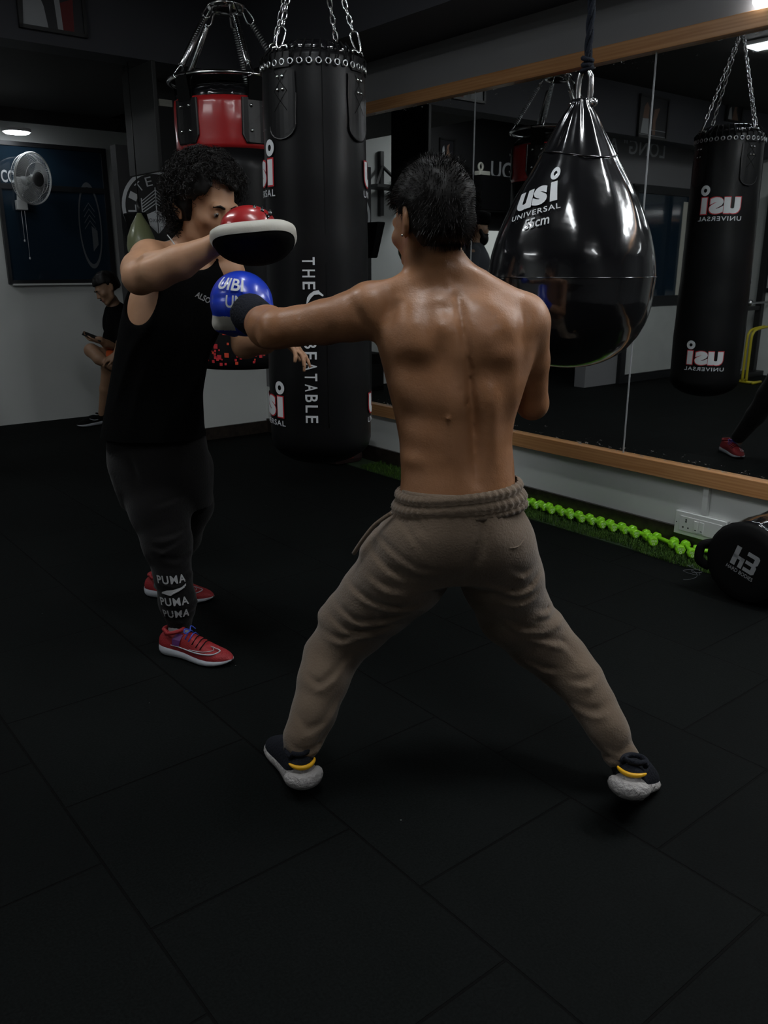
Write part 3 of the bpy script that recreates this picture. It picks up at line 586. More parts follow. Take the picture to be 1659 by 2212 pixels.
# ------------------------------------------------------------------ dumbbells on the grass strip
fr = [(165,585),(208,598),(258,610),(308,630),(365,640),(422,660),(490,680),(553,695),(620,718),(685,735),(755,752),(820,773),(893,790),(945,820),(1065,843),(1115,870),(1190,885),(1318,893)]
bk = [(183,540),(237,558),(290,572),(340,582),(392,603),(450,615),(515,635),(577,652),(637,668),(700,690),(773,703),(838,725),(908,745),(985,765),(1020,790),(1150,815),(1220,840),(1345,862)]
def rotm(p, q):
    x = (q - p).normalized(); y = Vector((0, 0, 1)).cross(x).normalized(); z = x.cross(y)
    return Matrix(((x.x, y.x, z.x, p.x), (x.y, y.y, z.y, p.y), (x.z, y.z, z.z, p.z), (0, 0, 0, 1)))
DL = .152; ZD = .040
def dumbbell():
    t = bpy.data.objects.new('dumbbell', None); S_.collection.objects.link(t)
    LX = lambda x: Matrix(((0, 0, 1, x), (1, 0, 0, 0), (0, 1, 0, 0), (0, 0, 0, 1)))
    for x, s in ((0, 1), (DL, -1)):
        mb = MB(); Rr = .0255; mb.lathe([(.012, 0), (Rr*.86, 0), (Rr, s*.004), (Rr, s*.024), (Rr*.86, s*.029), (.010, s*.032)], 8, ax=LX(x)); h = obj('head', mb, M['lime'], t, bevel=.003)
        mp = MB(); f = lambda a, b, o, x=x, s=s: Vector((x - s*.0006, -a*s, b)); put_text(mp, '2KG', f, 0, .006, .030, .012, bold=.01); ring_poly(mp, 0, -.01, .004, .007, f, n=12); obj('print', mp, M['limep'], h)
    mb = MB(); mb.lathe([(.0095, .028), (.0105, .045), (.0115, DL/2), (.0105, DL-.045), (.0095, DL-.028)], 16, ax=LX(0)); obj('handle', mb, M['lime'], t, True)
    return t
d0 = dumbbell()
for i, ((x, y), (x2, y2)) in enumerate(zip(fr, bk)):
    t = d0 if i == 0 else copy_tree(d0)
    p = fz(1080 + .349*x, 880 + .349*y, ZD); q = fz(1080 + .349*x2, 880 + .349*y2, ZD)
    wp = W(p); wq = W(q); wq.x = min(wq.x, D - .045); q = R(*wq); q.z = ZD
    dr_ = (q - p).normalized(); mid = (p + q)/2; wm = W(mid); p = mid - dr_*DL/2
    if W(p + dr_*DL).x > D - .03: p -= NV * (W(p + dr_*DL).x - D + .03)
    t.matrix_basis = rotm(p, p + dr_)
    if i < 14: tag(t, 'small lime green dumbbell in the unbroken row of fourteen on the grass strip', 'dumbbell', 'row of green dumbbells')
    else: tag(t, ['lime green dumbbell first after the gap in the row', 'lime green dumbbell with plain blank end, second after the gap', 'lime green dumbbell third after the gap, left of the sandbag', 'lime green dumbbell half hidden behind the round sandbag'][i-14], 'dumbbell', 'loose green dumbbells after the gap')
# ------------------------------------------------------------------ artificial grass
gr = empty('grass_strip', (3.58, 2.5, 0), room=True); tag(gr, 'narrow strip of green artificial grass along the mirror wall', 'artificial grass')
obj('backing', MB().box((3.47, .6, 0), (3.67, 5.2, .006)), mat('grass_backing', (.012, .03, .008), .9), gr, room=True)
rng = random.Random(2); mb = MB()
for i in range(17000):
    u = rng.uniform(.9, 4.6) if rng.random() < .8 else rng.uniform(.9, 2.6); front = 3.455 + .02*math.sin(u*3) + .01*math.sin(u*11); n = rng.uniform(front, 3.665); a = rng.uniform(0, 6.283); h = rng.uniform(.014, .034); l = rng.uniform(.004, .018); w_ = .0016
    ca, sa_ = math.cos(a), math.sin(a); px_, py_ = -sa_*w_, ca*w_
    mb.add([(n-px_, u-py_, .004), (n+px_, u+py_, .004), (n+ca*l*.4+px_*.8, u+sa_*l*.4+py_*.8, h*.7), (n+ca*l*.4-px_*.8, u+sa_*l*.4-py_*.8, h*.7), (n+ca*l, u+sa_*l, h)], [(0, 1, 2, 3), (3, 2, 4)])
go = obj('grass_blades', mb, mat('grass_blades', (.022, .060, .008), .7, spec=.2, vary=(40, (.055, .115, .014))), gr, room=True); go['kind'] = 'stuff'
mb = MB(); rng = random.Random(5)
for k in range(3):
    p = W(fz(1500 + 8*k, 1225 + 6*k, .012)); pts = [p]
    for j in range(6): pts.append(pts[-1] + Vector((rng.uniform(-.05, .03), rng.uniform(-.05, .03), rng.uniform(-.003, .004))))
    for q_ in pts: q_.z = max(.004, q_.z)
    mb.tube(smooth(pts, 4), .0009, 4)
tag(obj('loose_thread', mb, M['dimg'], room=True, own=W(fz(1500, 1240, 0))), 'loose pale threads on the floor at the grass strip edge', 'thread')
# ------------------------------------------------------------------ socket plate and conduit
so = empty('power_socket', (3.66, 2.1, .15), room=True); tag(so, 'white power socket with two switches on the wall left of the sandbag', 'socket')
u0, u1 = 2.205, 1.93; z0, z1 = .085, .205; n0 = D - .034
obj('backplate', MB().box((n0, u1, z0), (D-.0005, u0, z1)), M['socketw'], so, room=True, bevel=.004)
obj('inner_frame', MB().box((n0-.004, u1+.02, z0+.022), (n0-.0005, u0-.03, z1-.022)), M['plastic'], so, room=True, bevel=.0015)
mb = MB()
for du, dz in ((0, .022), (0, .012), (-.014, -.018), (.014, -.018)): mb.lathe([(.0045, -.0005), (.0045, .0003)], 10, ax=Matrix(((0, 0, -1, n0-.0045), (1, 0, 0, u0-.066+du), (0, 1, 0, .145+dz), (0, 0, 0, 1))))
for du in (.012, .268-.012): mb.lathe([(.003, 0), (.003, .0005)], 8, ax=Matrix(((0, 0, -1, n0-.0003), (1, 0, 0, u0-du), (0, 1, 0, .145), (0, 0, 0, 1))))
obj('socket_holes', mb, M['hole'], so, room=True)
for k in range(2):
    c_ = u0 - .122 - .030*k; s = obj('switch', MB().box((n0-.008, c_-.0115, .115), (n0-.0042, c_+.0115, .172)), M['socketw'], so, room=True, bevel=.0012)
    obj('marker', MB().box((n0-.0088, c_-.005, .124), (n0-.0081, c_+.005, .128)), M['hole'], s, room=True)
tag(obj('cable_conduit', MB().box((D-.026, 2.045, .206), (D-.0005, 2.073, .352)), M['socketw'], room=True, own=(D-.01, 2.06, .206), bevel=.002), 'white square cable conduit running down from the pine rail to the socket', 'conduit')
# ------------------------------------------------------------------ wall fan
fa = fu(71, 386, 7.66); fw_ = empty('wall_fan', (fa.x, 7.86, fa.z), room=True); tag(fw_, 'white wall fan with round wire cage on the dark window', 'fan')
hub_n = fa.x; ax = Vector((.50, -.86, -.10)).normalized(); fx = ax.cross(Vector((0, 0, 1))).normalized(); fy = fx.cross(ax)
FM = Matrix(((fx.x, fy.x, ax.x, fa.x), (fx.y, fy.y, ax.y, 7.66), (fx.z, fy.z, ax.z, fa.z), (0, 0, 0, 1))); FR = .205
T_ = lambda x, y, z: FM @ Vector((x, y, z))
mb = MB()
for r, z, t in ((FR, 0, .006), (FR*.99, .012, .004), (FR*.62, .045, .0022), (FR*.93, -.05, .003), (FR*.35, .055, .002)): mb.tube([T_(r*math.cos(a), r*math.sin(a), z) for a in np.linspace(0, 2*math.pi, 49)[:-1]], t, 6, closed=True)
for k in range(84):
    a = 2*math.pi*k/84; mb.tube([T_(r*math.cos(a), r*math.sin(a), z) for r, z in ((FR*.28, .058), (FR*.6, .047), (FR*.9, .025), (FR, .0), (FR*.97, -.03), (FR*.8, -.06), (FR*.3, -.075))], .0011, 3, cap=False)
obj('cage', mb, M['plastic'], fw_, True, room=True)
mb = MB(); mb.lathe([(.01, .066), (.056, .066), (.06, .058), (.058, .05)], 32, ax=FM); obj('badge', mb, mat('fan_badge', (.10, .10, .10), .4), fw_, True, room=True)
mb = MB(); mb.lathe([(.01, .03), (.03, .03), (.034, -.02)], 20, ax=FM); obj('hub', mb, M['plastic'], fw_, True, room=True)
for k in range(3):
    mb = MB(); a0 = 2*math.pi*k/3 + .5; V = []; Fc = []
    for i in range(7):
        r = .035 + (FR*.88-.035)*i/6; wd = .35 + .55*math.sin(min(1, i/5)*1.7)
        for j in range(9): a = a0 + (j/8 - .4)*wd*1.4; V.append(T_(r*math.cos(a), r*math.sin(a), -.015 + .03*(j/8-.5)))
    for i in range(6):
        for j in range(8): Fc.append((i*9+j, i*9+j+1, (i+1)*9+j+1, (i+1)*9+j))
    mb.add(V, Fc); obj('blade', mb, M['clear'], fw_, True, room=True)
mb = MB(); mb.lathe([(.03, -.07), (.06, -.075), (.065, -.12), (.05, -.155), (.01, -.165)], 24, ax=FM); obj('motor', mb, M['plastic'], fw_, True, room=True)
mb = MB(); p0 = T_(0, -.02, -.12); q1 = fu(47, 440, 7.80); mb.tube([p0, Vector((p0.x-.01, 7.82, (p0.z+q1.z)/2)), Vector((q1.x, 7.83, q1.z+.02))], [.03, .026, .03], 10); mb.box((q1.x-.04, 7.80, q1.z-.05), (q1.x+.05, 7.858, q1.z+.03)); obj('wall_bracket', mb, M['plastic'], fw_, room=True, bevel=.006)
for (x1, y1, x2, y2) in ((46, 455, 53, 520), (53, 455, 65, 558)):
    mb = MB(); a = fu(x1, y1, 7.81); b = fu(x2, y2, 7.81); mb.tube([Vector((a.x, 7.81, a.z)), Vector((a.x, 7.81, b.z))], .002, 5); mb.ball((a.x, 7.81, b.z), (.008, .008, .012), 8); obj('pull_cord', mb, M['white'], fw_, True, room=True)
# ------------------------------------------------------------------ hanging screen, speed bag, pictures
tv = empty('television', (2.52, 5.7, 2.0), room=True); tag(tv, 'large black television hung high beside the red heavy bag', 'television')
ta = fn(280, 382, 2.5); tbn = fn(343, 369, 2.5)
obj('casing', MB().box((2.5, tbn.y, ta.z), (2.53, ta.y, LZ-.03)), M['screen'], tv, room=True, bevel=.004)
obj('screen', MB().box((2.5302, tbn.y+.02, ta.z+.03), (2.532, ta.y-.02, LZ-.05)), M['satin'], tv, room=True)
obj('ceiling_mount', MB().box((2.505, 5.82, LZ-.035), (2.525, 5.88, LZ)), M['blackmetal'], tv, room=True)
sb = W(fd(304, 505, 6.0)); s = empty('speed_bag', sb, room=True); tag(s, 'pale olive speed bag hanging in front of the white boxing emblem', 'speed bag')
mb = MB(); zt_ = W(fd(304, 460, 6.0)).z; mb.lathe([(.002, zt_-.335), (.03, zt_-.33), (.07, zt_-.30), (.094, zt_-.25), (.098, zt_-.21), (.088, zt_-.15), (.06, zt_-.08), (.03, zt_-.03), (.014, zt_)], 32, (sb.x, sb.y)); obj('bladder', mb, M['olive'], s, True, room=True)
mb = MB(); mb.tube([(sb.x, sb.y, zt_-.01), (sb.x, sb.y, zt_+.07)], .012, 8); mb.tube([(sb.x, sb.y, zt_+.07), (sb.x, sb.y, LZ)], .004, 6); obj('swivel', mb, M['blackmetal'], s, True, room=True)
s2 = empty('padded_bracket', (sb.x+.19, 6.0, zt_), room=True); tag(s2, 'black tapered padded bracket beside the olive speed bag', 'bracket')
mb = MB(); xx = sb.x+.10; mb.add([(xx-.03, 5.95, zt_+.02), (xx+.06, 5.95, zt_+.02), (xx+.13, 5.95, zt_-.28), (xx+.06, 5.95, zt_-.28), (xx-.03, 6.169, zt_+.02), (xx+.06, 6.169, zt_+.02), (xx+.13, 6.169, zt_-.28), (xx+.06, 6.169, zt_-.28)], [(0,3,2,1),(4,5,6,7),(0,1,5,4),(1,2,6,5),(2,3,7,6),(3,0,4,7)]); obj('padding', mb, M['blackmat'], s2, room=True, bevel=.01)
mb = MB(); q = fu(357, 222, 6.16); mb.box((q.x-.05, 6.15, q.z-.025), (q.x+.05, 6.169, q.z+.02)); tag(obj('paper_notice', mb, M['ivory'], room=True, own=q), 'small pale label high on the black column left of the red bag', 'label')
def picture(n, u, z, w_, h, label, kind, tilt=0):
    t = empty('picture_frame', (n, u, z), room=True); tag(t, label, 'picture')
    mb = MB(); 
    for a, b in (((n-w_/2, u-.03, z), (n+w_/2, u-.001, z+.02)), ((n-w_/2, u-.03, z+h-.02), (n+w_/2, u-.001, z+h)), ((n-w_/2, u-.03, z), (n-w_/2+.02, u-.001, z+h)), ((n+w_/2-.02, u-.03, z), (n+w_/2, u-.001, z+h))): mb.box(a, b)
    obj('frame', mb, M['blackmetal'], t, room=True)
    obj('photograph', MB().box((n-w_/2+.02, u-.018, z+.02), (n+w_/2-.02, u-.003, z+h-.02)), mat('photo_dark', (.015, .015, .018), .4), t, room=True)
    g = lambda x, y, o: Vector((n + x*w_, u - .019 - o, z + h*y)); pm = MB()
    if kind == 0:   # two boxers, one in white shorts
        put_poly(pm, [(.40,.10),(.36,.45),(.16,.46),(.14,.10)], g, mi=0); put_poly(pm, [(.36,.46),(.33,.72),(.24,.84),(.16,.72),(.17,.46)], g, mi=1); put_poly(pm, rect(-.45, .20, .12, .215), g, mi=0); put_poly(pm, rect(-.45, .07, .45, .08), g, mi=0)
        put_poly(pm, [(-.1,.1),(-.08,.4),(-.2,.75),(-.02,.7),(.02,.4),(0,.1)], g, mi=1)
    elif kind == 1:
        put_poly(pm, [(-.44,.06),(-.40,.62),(-.22,.72),(-.12,.40),(-.08,.06)], g, mi=0); put_poly(pm, [(-.36,.62),(-.20,.72),(-.05,.95),(-.40,.95)], g, mi=1); put_poly(pm, [(.06,.05),(.02,.95),(.10,.95),(.14,.05)], g, mi=0); put_poly(pm, [(.14,.05),(.12,.5),(.32,.60),(.30,.05)], g, mi=2)
    else:
        put_poly(pm, [(-.3,.1),(-.1,.6),(-.2,.8),(0,.7),(.1,.1)], g, mi=1); put_poly(pm, [(.1,.1),(.2,.7),(.3,.6),(.35,.1)], g, mi=0)
    obj('print', pm, [M['greyp'], mat('print_skin', (.16, .09, .06), .6), mat('print_red', (.12, .01, .01), .6)], t, room=True)
pa_ = fu(40, 60, 5.58); pb_ = fu(187, 82, 5.58)
picture((pa_.x+pb_.x)/2, 5.58, pa_.z, pb_.x-pa_.x, .33, 'framed boxing photo on the bulkhead at top left', 1)
pa_ = mu(1376, 296, 5.58); pb_ = mu(1438, 305, 5.58)
picture((pa_.x+pb_.x)/2, 5.58, pa_.z, pa_.x-pb_.x, .40, 'framed photo of two boxers on the far bulkhead, seen in the mirror', 0)
picture(.04, 7.9, 2.56, .24, .26, 'small framed photo high on the far wall, seen in the mirror', 2)
pa_ = mu(1568, 262, 5.58)
picture(pa_.x-.15, 5.58, pa_.z, .34, .22, 'pale framed poster on the bulkhead seen behind the mirrored black bag', 2)
# ------------------------------------------------------------------ things seen in the mirror
rk = empty('wall_bracket', (1.06, 7.8, 1.9), room=True); tag(rk, 'black wall bracket carrying a dark shelf on the white wall, seen in the mirror', 'bracket')
mb = MB(); mb.box((1.035, 7.84, 1.92), (1.085, 7.899, 2.60)); obj('upright', mb, M['blackmetal'], rk, room=True, bevel=.004)
mb = MB(); mb.tube([(1.06, 7.84, 2.44), (.86, 7.70, 2.22)], .018, 4); mb.tube([(1.06, 7.84, 2.44), (1.26, 7.70, 2.22)], .018, 4); obj('brace', mb, M['blackmetal'], rk, room=True)
obj('shelf_board', MB().box((.70, 7.50, 2.19), (1.40, 7.84, 2.22)), M['blackmetal'], rk, room=True)
sp = empty('loudspeaker', (1.2, 7.6, 0), room=True); tag(sp, 'tall black loudspeaker with small blue light by the white wall', 'loudspeaker')
qa = mu(795, 765, 7.5); qb = mu(833, 800, 7.5)

obj('cabinet', MB().box((qb.x, 7.5, 0), (qa.x+.12, 7.86, qa.z)), M['blackmat'], sp, room=True, bevel=.01)
obj('grille', MB().box((qb.x+.02, 7.49, .05), (qa.x+.10, 7.499, qa.z-.12)), M['satin'], sp, room=True)
obj('indicator', MB().box((qa.x-.04, 7.492, qa.z-.03), (qa.x+.02, 7.499, qa.z-.015)), emis('blue_led', (.05, .08, 1), .7), sp, room=True)
bp_ = W(fz(775, 975, 0)); kb = empty('kit_bag', (3.50, 4.75, 0), room=True); tag(kb, 'small dark kit bag with dull red trim on the floor by the wall', 'bag')
mb = MB(); mb.box((3.36, 4.72, .0), (3.62, 5.02, .235)); obj('body', mb, mat('maroon_cloth', (.02, .006, .005), .8), kb, room=True, bevel=.04)
mb = MB(); mb.tube(smooth([(3.36, 4.78, .22), (3.33, 4.80, .27), (3.33, 4.94, .27), (3.36, 4.96, .22)]), .010, 6); obj('strap', mb, M['blackmat'], kb, True, room=True)
mb = MB(); mb.box((3.34, 4.715, .045), (3.52, 4.72, .07)); obj('trim', mb, mat('dull_red', (.10, .01, .008), .7), kb, room=True)
cb = empty('storage_cabinet', (-.75, 7.7, 1.5), room=True); tag(cb, 'black wall cabinet on the far black wall, seen in the mirror', 'cabinet')
obj('carcass', MB().box((-.93, 7.6, 2.02), (-.26, 7.899, 2.42)), M['blackmat'], cb, room=True, bevel=.004); obj('door', MB().box((-.92, 7.588, 2.03), (-.27, 7.599, 2.41)), M['satin'], cb, room=True)
sc = empty('security_camera', (-.36, 7.8, 2.42), room=True); tag(sc, 'small white camera with round head on the black cabinet, seen in the mirror', 'camera')
mb = MB(); mb.box((-.50, 7.68, 2.4205), (-.32, 7.78, 2.475)); obj('base', mb, M['ivory'], sc, room=True, bevel=.01); mb = MB(); mb.tube([(-.38+.035*math.cos(a), 7.73, 2.525+.04*math.sin(a)) for a in np.linspace(0, 6.28, 17)[:-1]], .014, 8, closed=True); mb.tube([(-.38, 7.73, 2.47), (-.38, 7.73, 2.49)], .012, 6); obj('head', mb, M['ivory'], sc, True, room=True)
bd = empty('window_3', (-.62, 7.9, 1.2), room=True); bd['kind'] = 'structure'  # bright white patch given an added glow; pane and frame are made up
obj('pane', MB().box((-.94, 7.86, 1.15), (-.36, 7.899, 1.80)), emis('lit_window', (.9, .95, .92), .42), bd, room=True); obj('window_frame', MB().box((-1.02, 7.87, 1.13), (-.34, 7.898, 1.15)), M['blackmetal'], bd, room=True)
# rack and yellow stand at the mirrored right edge
ra = W(Vector((0, 0, 0))); q = mu(1640, 815, 5.35)
q.x = max(q.x, -2.85); rk2 = empty('squat_rack', (q.x, 5.35, 0), room=True); tag(rk2, 'black steel training rack by the white wall, seen at the mirror right edge', 'rack')
for k, dn in enumerate((0, -.9)): obj('post', MB().box((q.x-.04+dn*.5, 5.5, 0), (q.x+.04+dn*.5, 5.58, 2.25)), M['blackmetal'], rk2, room=True, bevel=.004)
obj('crossbar', MB().box((max(q.x-.45,-3.38), 5.51, .83), (q.x, 5.56, .88)), M['blackmetal'], rk2, room=True); mb = MB(); mb.tube([(q.x+.35, 5.44, .93), (max(q.x-.9,-3.36), 5.44, .93)], .014, 10); mb.tube([(q.x-.02, 5.44, .93), (q.x+.03, 5.44, .93)], .04, 14); obj('barbell', mb, M['steel'], rk2, True, room=True)
obj('foot', MB().box((max(q.x-.55,-3.38), 5.42, 0), (q.x+.1, 5.60, .06)), M['blackmetal'], rk2, room=True)
y0 = mu(1603, 826, 5.2); ys = empty('yellow_stand', (y0.x, 5.15, 0), room=True); tag(ys, 'yellow bent tube stand at the mirror right edge', 'stand')
for du in (0, .05):
    mb = MB(); mb.tube(smooth([(y0.x-.02, 5.15+du, .03), (y0.x-.02, 5.15+du, .50), (y0.x-.05, 5.15+du, .60), (y0.x-.14, 5.15+du, .64), (y0.x-.4, 5.15+du, .66)], 8), .016, 8); obj('tube', mb, M['yellow'], ys, True, room=True)
mb = MB(); mb.tube([(y0.x+.02, 5.05, .018), (y0.x-.18, 5.05, .018)], .018, 8); mb.tube([(y0.x+.02, 5.25, .018), (y0.x-.18, 5.25, .018)], .018, 8); mb.tube([(y0.x-.02, 5.05, .018), (y0.x-.02, 5.25, .018)], .018, 8); obj('foot', mb, M['yellow'], ys, True, room=True)
w2 = empty('window_2', (-3.4, 5.0, 1.2), room=True); w2['kind'] = 'structure'
obj('pane', MB().box((-3.395, 4.3, 1.1), (-3.38, 5.5, 2.2)), M['glass'], w2, room=True); obj('window_frame', MB().box((-3.398, 4.25, 1.05), (-3.37, 5.55, 1.1)), M['frame'], w2, room=True)
# ------------------------------------------------------------------ implicit surfaces for bodies and clothes
class SDF:
    def __init__(s, lo, hi, h):
        s.h = h; s.lo = np.array(lo, np.float32); n = np.ceil((np.array(hi) - s.lo) / h).astype(int) + 1; s.n = n
        s.ax = [s.lo[i] + h*np.arange(n[i], dtype=np.float32) for i in range(3)]; s.F = np.full(n, .3, np.float32)
    def sl(s, lo, hi):
        r = []
        for i in range(3):
            a = max(0, int((lo[i] - s.lo[i]) / s.h)); b = min(s.n[i], int((hi[i] - s.lo[i]) / s.h) + 2)
            if b <= a: return None
            r.append(slice(a, b))
        return tuple(r)
    def grid(s, q): return s.ax[0][q[0]][:, None, None], s.ax[1][q[1]][None, :, None], s.ax[2][q[2]][None, None, :]
    def comb(s, q, d, k, sub):
        F = s.F[q]
        if sub:
            d = -d; h = np.clip(.5 - .5*(d - F)/k, 0, 1) if k > 0 else None
            s.F[q] = np.maximum(F, d) if k <= 0 else (F*h + d*(1-h) + k*h*(1-h)); return
        if k <= 0: s.F[q] = np.minimum(F, d); return
        h = np.clip(.5 + .5*(d - F)/k, 0, 1); s.F[q] = d*(1-h) + F*h - k*h*(1-h)
    def rc(s, a, b, ra, rb=None, k=.02, sub=False, sy=1.0):
        rb = ra if rb is None else rb; a = np.array(a, float); b = np.array(b, float); m = max(ra, rb) + max(k, 0) + 3*s.h + .01
        q = s.sl(np.minimum(a, b) - m, np.maximum(a, b) + m)
        if q is None: return
        X, Y, Z = s.grid(q); ba = b - a; L = ba @ ba + 1e-12
        t = np.clip(((X-a[0])*ba[0] + (Y-a[1])*ba[1] + (Z-a[2])*ba[2]) / L, 0, 1)
        d = np.sqrt((X-a[0]-t*ba[0])**2 + (Y-a[1]-t*ba[1])**2 + (Z-a[2]-t*ba[2])**2) - (ra + (rb-ra)*t); s.comb(q, d, k, sub)
    def chain(s, pts, rs, k=.02):
        for i in range(len(pts)-1): s.rc(pts[i], pts[i+1], rs[i], rs[i+1], k)
    def ell(s, c, r, k=.02, Rm=None, sub=False):
        c = np.array(c, float); r = np.array(r, float) if hasattr(r, '__len__') else np.array([r]*3, float); m = r.max() + max(k, 0) + 3*s.h
        q = s.sl(c - m, c + m)
        if q is None: return
        X, Y, Z = s.grid(q); X = X - c[0]; Y = Y - c[1]; Z = Z - c[2]
        if Rm is not None: A_ = np.array(Rm); X, Y, Z = (A_[0,0]*X + A_[1,0]*Y + A_[2,0]*Z, A_[0,1]*X + A_[1,1]*Y + A_[2,1]*Z, A_[0,2]*X + A_[1,2]*Y + A_[2,2]*Z)
        k0 = np.sqrt((X/r[0])**2 + (Y/r[1])**2 + (Z/r[2])**2); k1 = np.sqrt((X/r[0]**2)**2 + (Y/r[1]**2)**2 + (Z/r[2]**2)**2) + 1e-9
        s.comb(q, k0*(k0-1)/k1, k, sub)
    def loft(s, rows, k=.02, yaw=0, pw=2.2):
        """rows (z, cx, cy, a, b) bottom to top"""
        rows = sorted(rows); z = np.array([r[0] for r in rows]); m = max(max(r[3], r[4]) for r in rows) + k + .03
        xs = [r[1] for r in rows]; ys = [r[2] for r in rows]
        zd = np.arange(z[0]-.2, z[-1]+.2, .004); gk = np.exp(-.5*(np.arange(-12, 13)*.004/.016)**2); gk /= gk.sum()
        rows = list(zip(zd, *[np.convolve(np.pad(np.interp(zd, z, np.array([r[i] for r in rows])), 12, mode='edge'), gk, 'valid') for i in range(1, 5)]))
        z0_, z1_ = z[0], z[-1]; z = zd; m += .01
        q = s.sl((min(xs)-m, min(ys)-m, z0_-k-.03), (max(xs)+m, max(ys)+m, z1_+k+.03))
        X, Y, Z = s.grid(q); zz = Z.ravel(); cs = [np.interp(zz, z, np.array([r[i] for r in rows]))[None, None, :] for i in range(1, 5)]
        X = X - cs[0]; Y = Y - cs[1]; c, sn = math.cos(yaw), math.sin(yaw); X, Y = X*c + Y*sn, -X*sn + Y*c
        d = ((np.abs(X)/cs[2])**pw + (np.abs(Y)/cs[3])**pw)**(1/pw); d = (d - 1) * np.minimum(cs[2], cs[3])
        dz = np.maximum(z0_ - Z, Z - z1_); s.comb(q, np.maximum(d, dz), k, False)
    def bump(s, c, r, amp, back=None):
        """soft swelling (amp > 0) or hollow around c; r per axis"""
        c = np.array(c, float); r = np.array(r, float) if hasattr(r, '__len__') else np.array([r]*3, float); q = s.sl(c - 2.6*r, c + 2.6*r)
        if q is None: return
        X, Y, Z = s.grid(q); s.F[q] -= amp*np.exp(-(((X-c[0])/r[0])**2 + ((Y-c[1])/r[1])**2 + ((Z-c[2])/r[2])**2))
    def line(s, pts, sig, amp, dep=.06):
        """soft ridge (amp > 0) or crease along a polyline, stretched in depth (y)"""
        for i in range(len(pts)-1):
            a = np.array(pts[i], float); b = np.array(pts[i+1], float); m = np.array([2.6*sig, 2.2*dep, 2.6*sig]); q = s.sl(np.minimum(a, b) - m, np.maximum(a, b) + m)
            if q is None: continue
            X, Y, Z = s.grid(q); ba = b - a; L = ba[0]**2 + ba[2]**2 + 1e-12; t = ((X-a[0])*ba[0] + (Z-a[2])*ba[2]) / L
            w_ = np.where((t >= 0) & (t < 1), 1.0, 0.0) if 0 < i < len(pts)-2 else 1.0
            tc = np.clip(t, 0, 1); dx = X-a[0]-tc*ba[0]; dz = Z-a[2]-tc*ba[2]; dy = Y-a[1]-tc*ba[1]
            n_ = max(1, len(pts)-1); u = (i + tc)/n_; fade = np.sin(np.pi*np.clip(.08 + .84*u, 0, 1))
            w_ = np.where((t < 0) & (i > 0), 0, 1) * np.where((t >= 1) & (i < len(pts)-2), 0, 1)
            s.F[q] -= amp*w_*fade*np.exp(-((dx**2 + dz**2)/sig**2 + (dy/dep)**2))
    def mesh(s, name, mats, parent, smooth=True, matfn=None, iters=1):
        F = s.F; n = F.shape; sg = F < 0; c = [n[i]-1 for i in range(3)]
        cnt = np.zeros(c, np.int8)
        for i in (0, 1):
            for j in (0, 1):
                for k in (0, 1): cnt += sg[i:i+c[0], j:j+c[1], k:k+c[2]]
        act = (cnt > 0) & (cnt < 8); idx = np.full(c, -1, np.int64); I = np.argwhere(act); idx[act] = np.arange(len(I))
        acc = np.zeros((len(I), 3)); num = np.zeros(len(I)); 
        for ax in range(3):
            o1, o2 = [a for a in range(3) if a != ax]
            for p in (0, 1):
                for r in (0, 1):
                    A0 = I.copy(); A0[:, o1] += p; A0[:, o2] += r; B0 = A0.copy(); B0[:, ax] += 1
                    fa_ = F[A0[:,0], A0[:,1], A0[:,2]]; fb_ = F[B0[:,0], B0[:,1], B0[:,2]]; m = (fa_ < 0) != (fb_ < 0)
                    t = fa_[m] / (fa_[m] - fb_[m]); P = A0[m].astype(float); P[:, ax] += t; acc[m] += P; num[m] += 1
        V = acc / num[:, None]; quads = []
        for ax in range(3):
            o1, o2 = (ax+1) % 3, (ax+2) % 3
            sl0 = [slice(1, n[i]-1) for i in range(3)]; sl0[ax] = slice(0, n[ax]-1); sl1 = list(sl0); sl1[ax] = slice(1, n[ax])
            a_ = sg[tuple(sl0)]; b_ = sg[tuple(sl1)]; E = np.argwhere(a_ != b_)
            if not len(E): continue
            ins = a_[E[:,0], E[:,1], E[:,2]]; base = E.copy(); base[:, o1] += 1; base[:, o2] += 1
            def cell(d1, d2): Q = base.copy(); Q[:, o1] -= d1; Q[:, o2] -= d2; return idx[Q[:,0], Q[:,1], Q[:,2]]
            q = np.stack([cell(1, 1), cell(0, 1), cell(0, 0), cell(1, 0)], 1); q[~ins] = q[~ins][:, ::-1]; quads.append(q)
        Q = np.concatenate(quads)
        for _ in range(iters):
            sm = np.zeros_like(V); nn = np.zeros(len(V))
            for a, b in ((0, 1), (1, 2), (2, 3), (3, 0)):
                np.add.at(sm, Q[:, a], V[Q[:, b]]); np.add.at(nn, Q[:, a], 1); np.add.at(sm, Q[:, b], V[Q[:, a]]); np.add.at(nn, Q[:, b], 1)
            V = V*.5 + .5*sm/np.maximum(nn, 1)[:, None]
        V = V*s.h + s.lo
        L = np.array(ctx_top(parent).matrix_basis.inverted()) if parent is not None else np.eye(4)
        Vl = V @ L[:3, :3].T + L[:3, 3]
        me = bpy.data.meshes.new(name); me.vertices.add(len(Vl)); me.vertices.foreach_set('co', Vl.astype(np.float32).ravel())
        me.loops.add(Q.size); me.loops.foreach_set('vertex_index', Q.ravel().astype(np.int32)); me.polygons.add(len(Q))
        me.polygons.foreach_set('loop_start', (np.arange(len(Q))*4).astype(np.int32)); me.polygons.foreach_set('use_smooth', [smooth]*len(Q))
        for m in (mats if isinstance(mats, (list, tuple)) else [mats]): me.materials.append(m)
        if matfn is not None: me.polygons.foreach_set('material_index', matfn(V[Q].mean(1)).astype(np.int32))
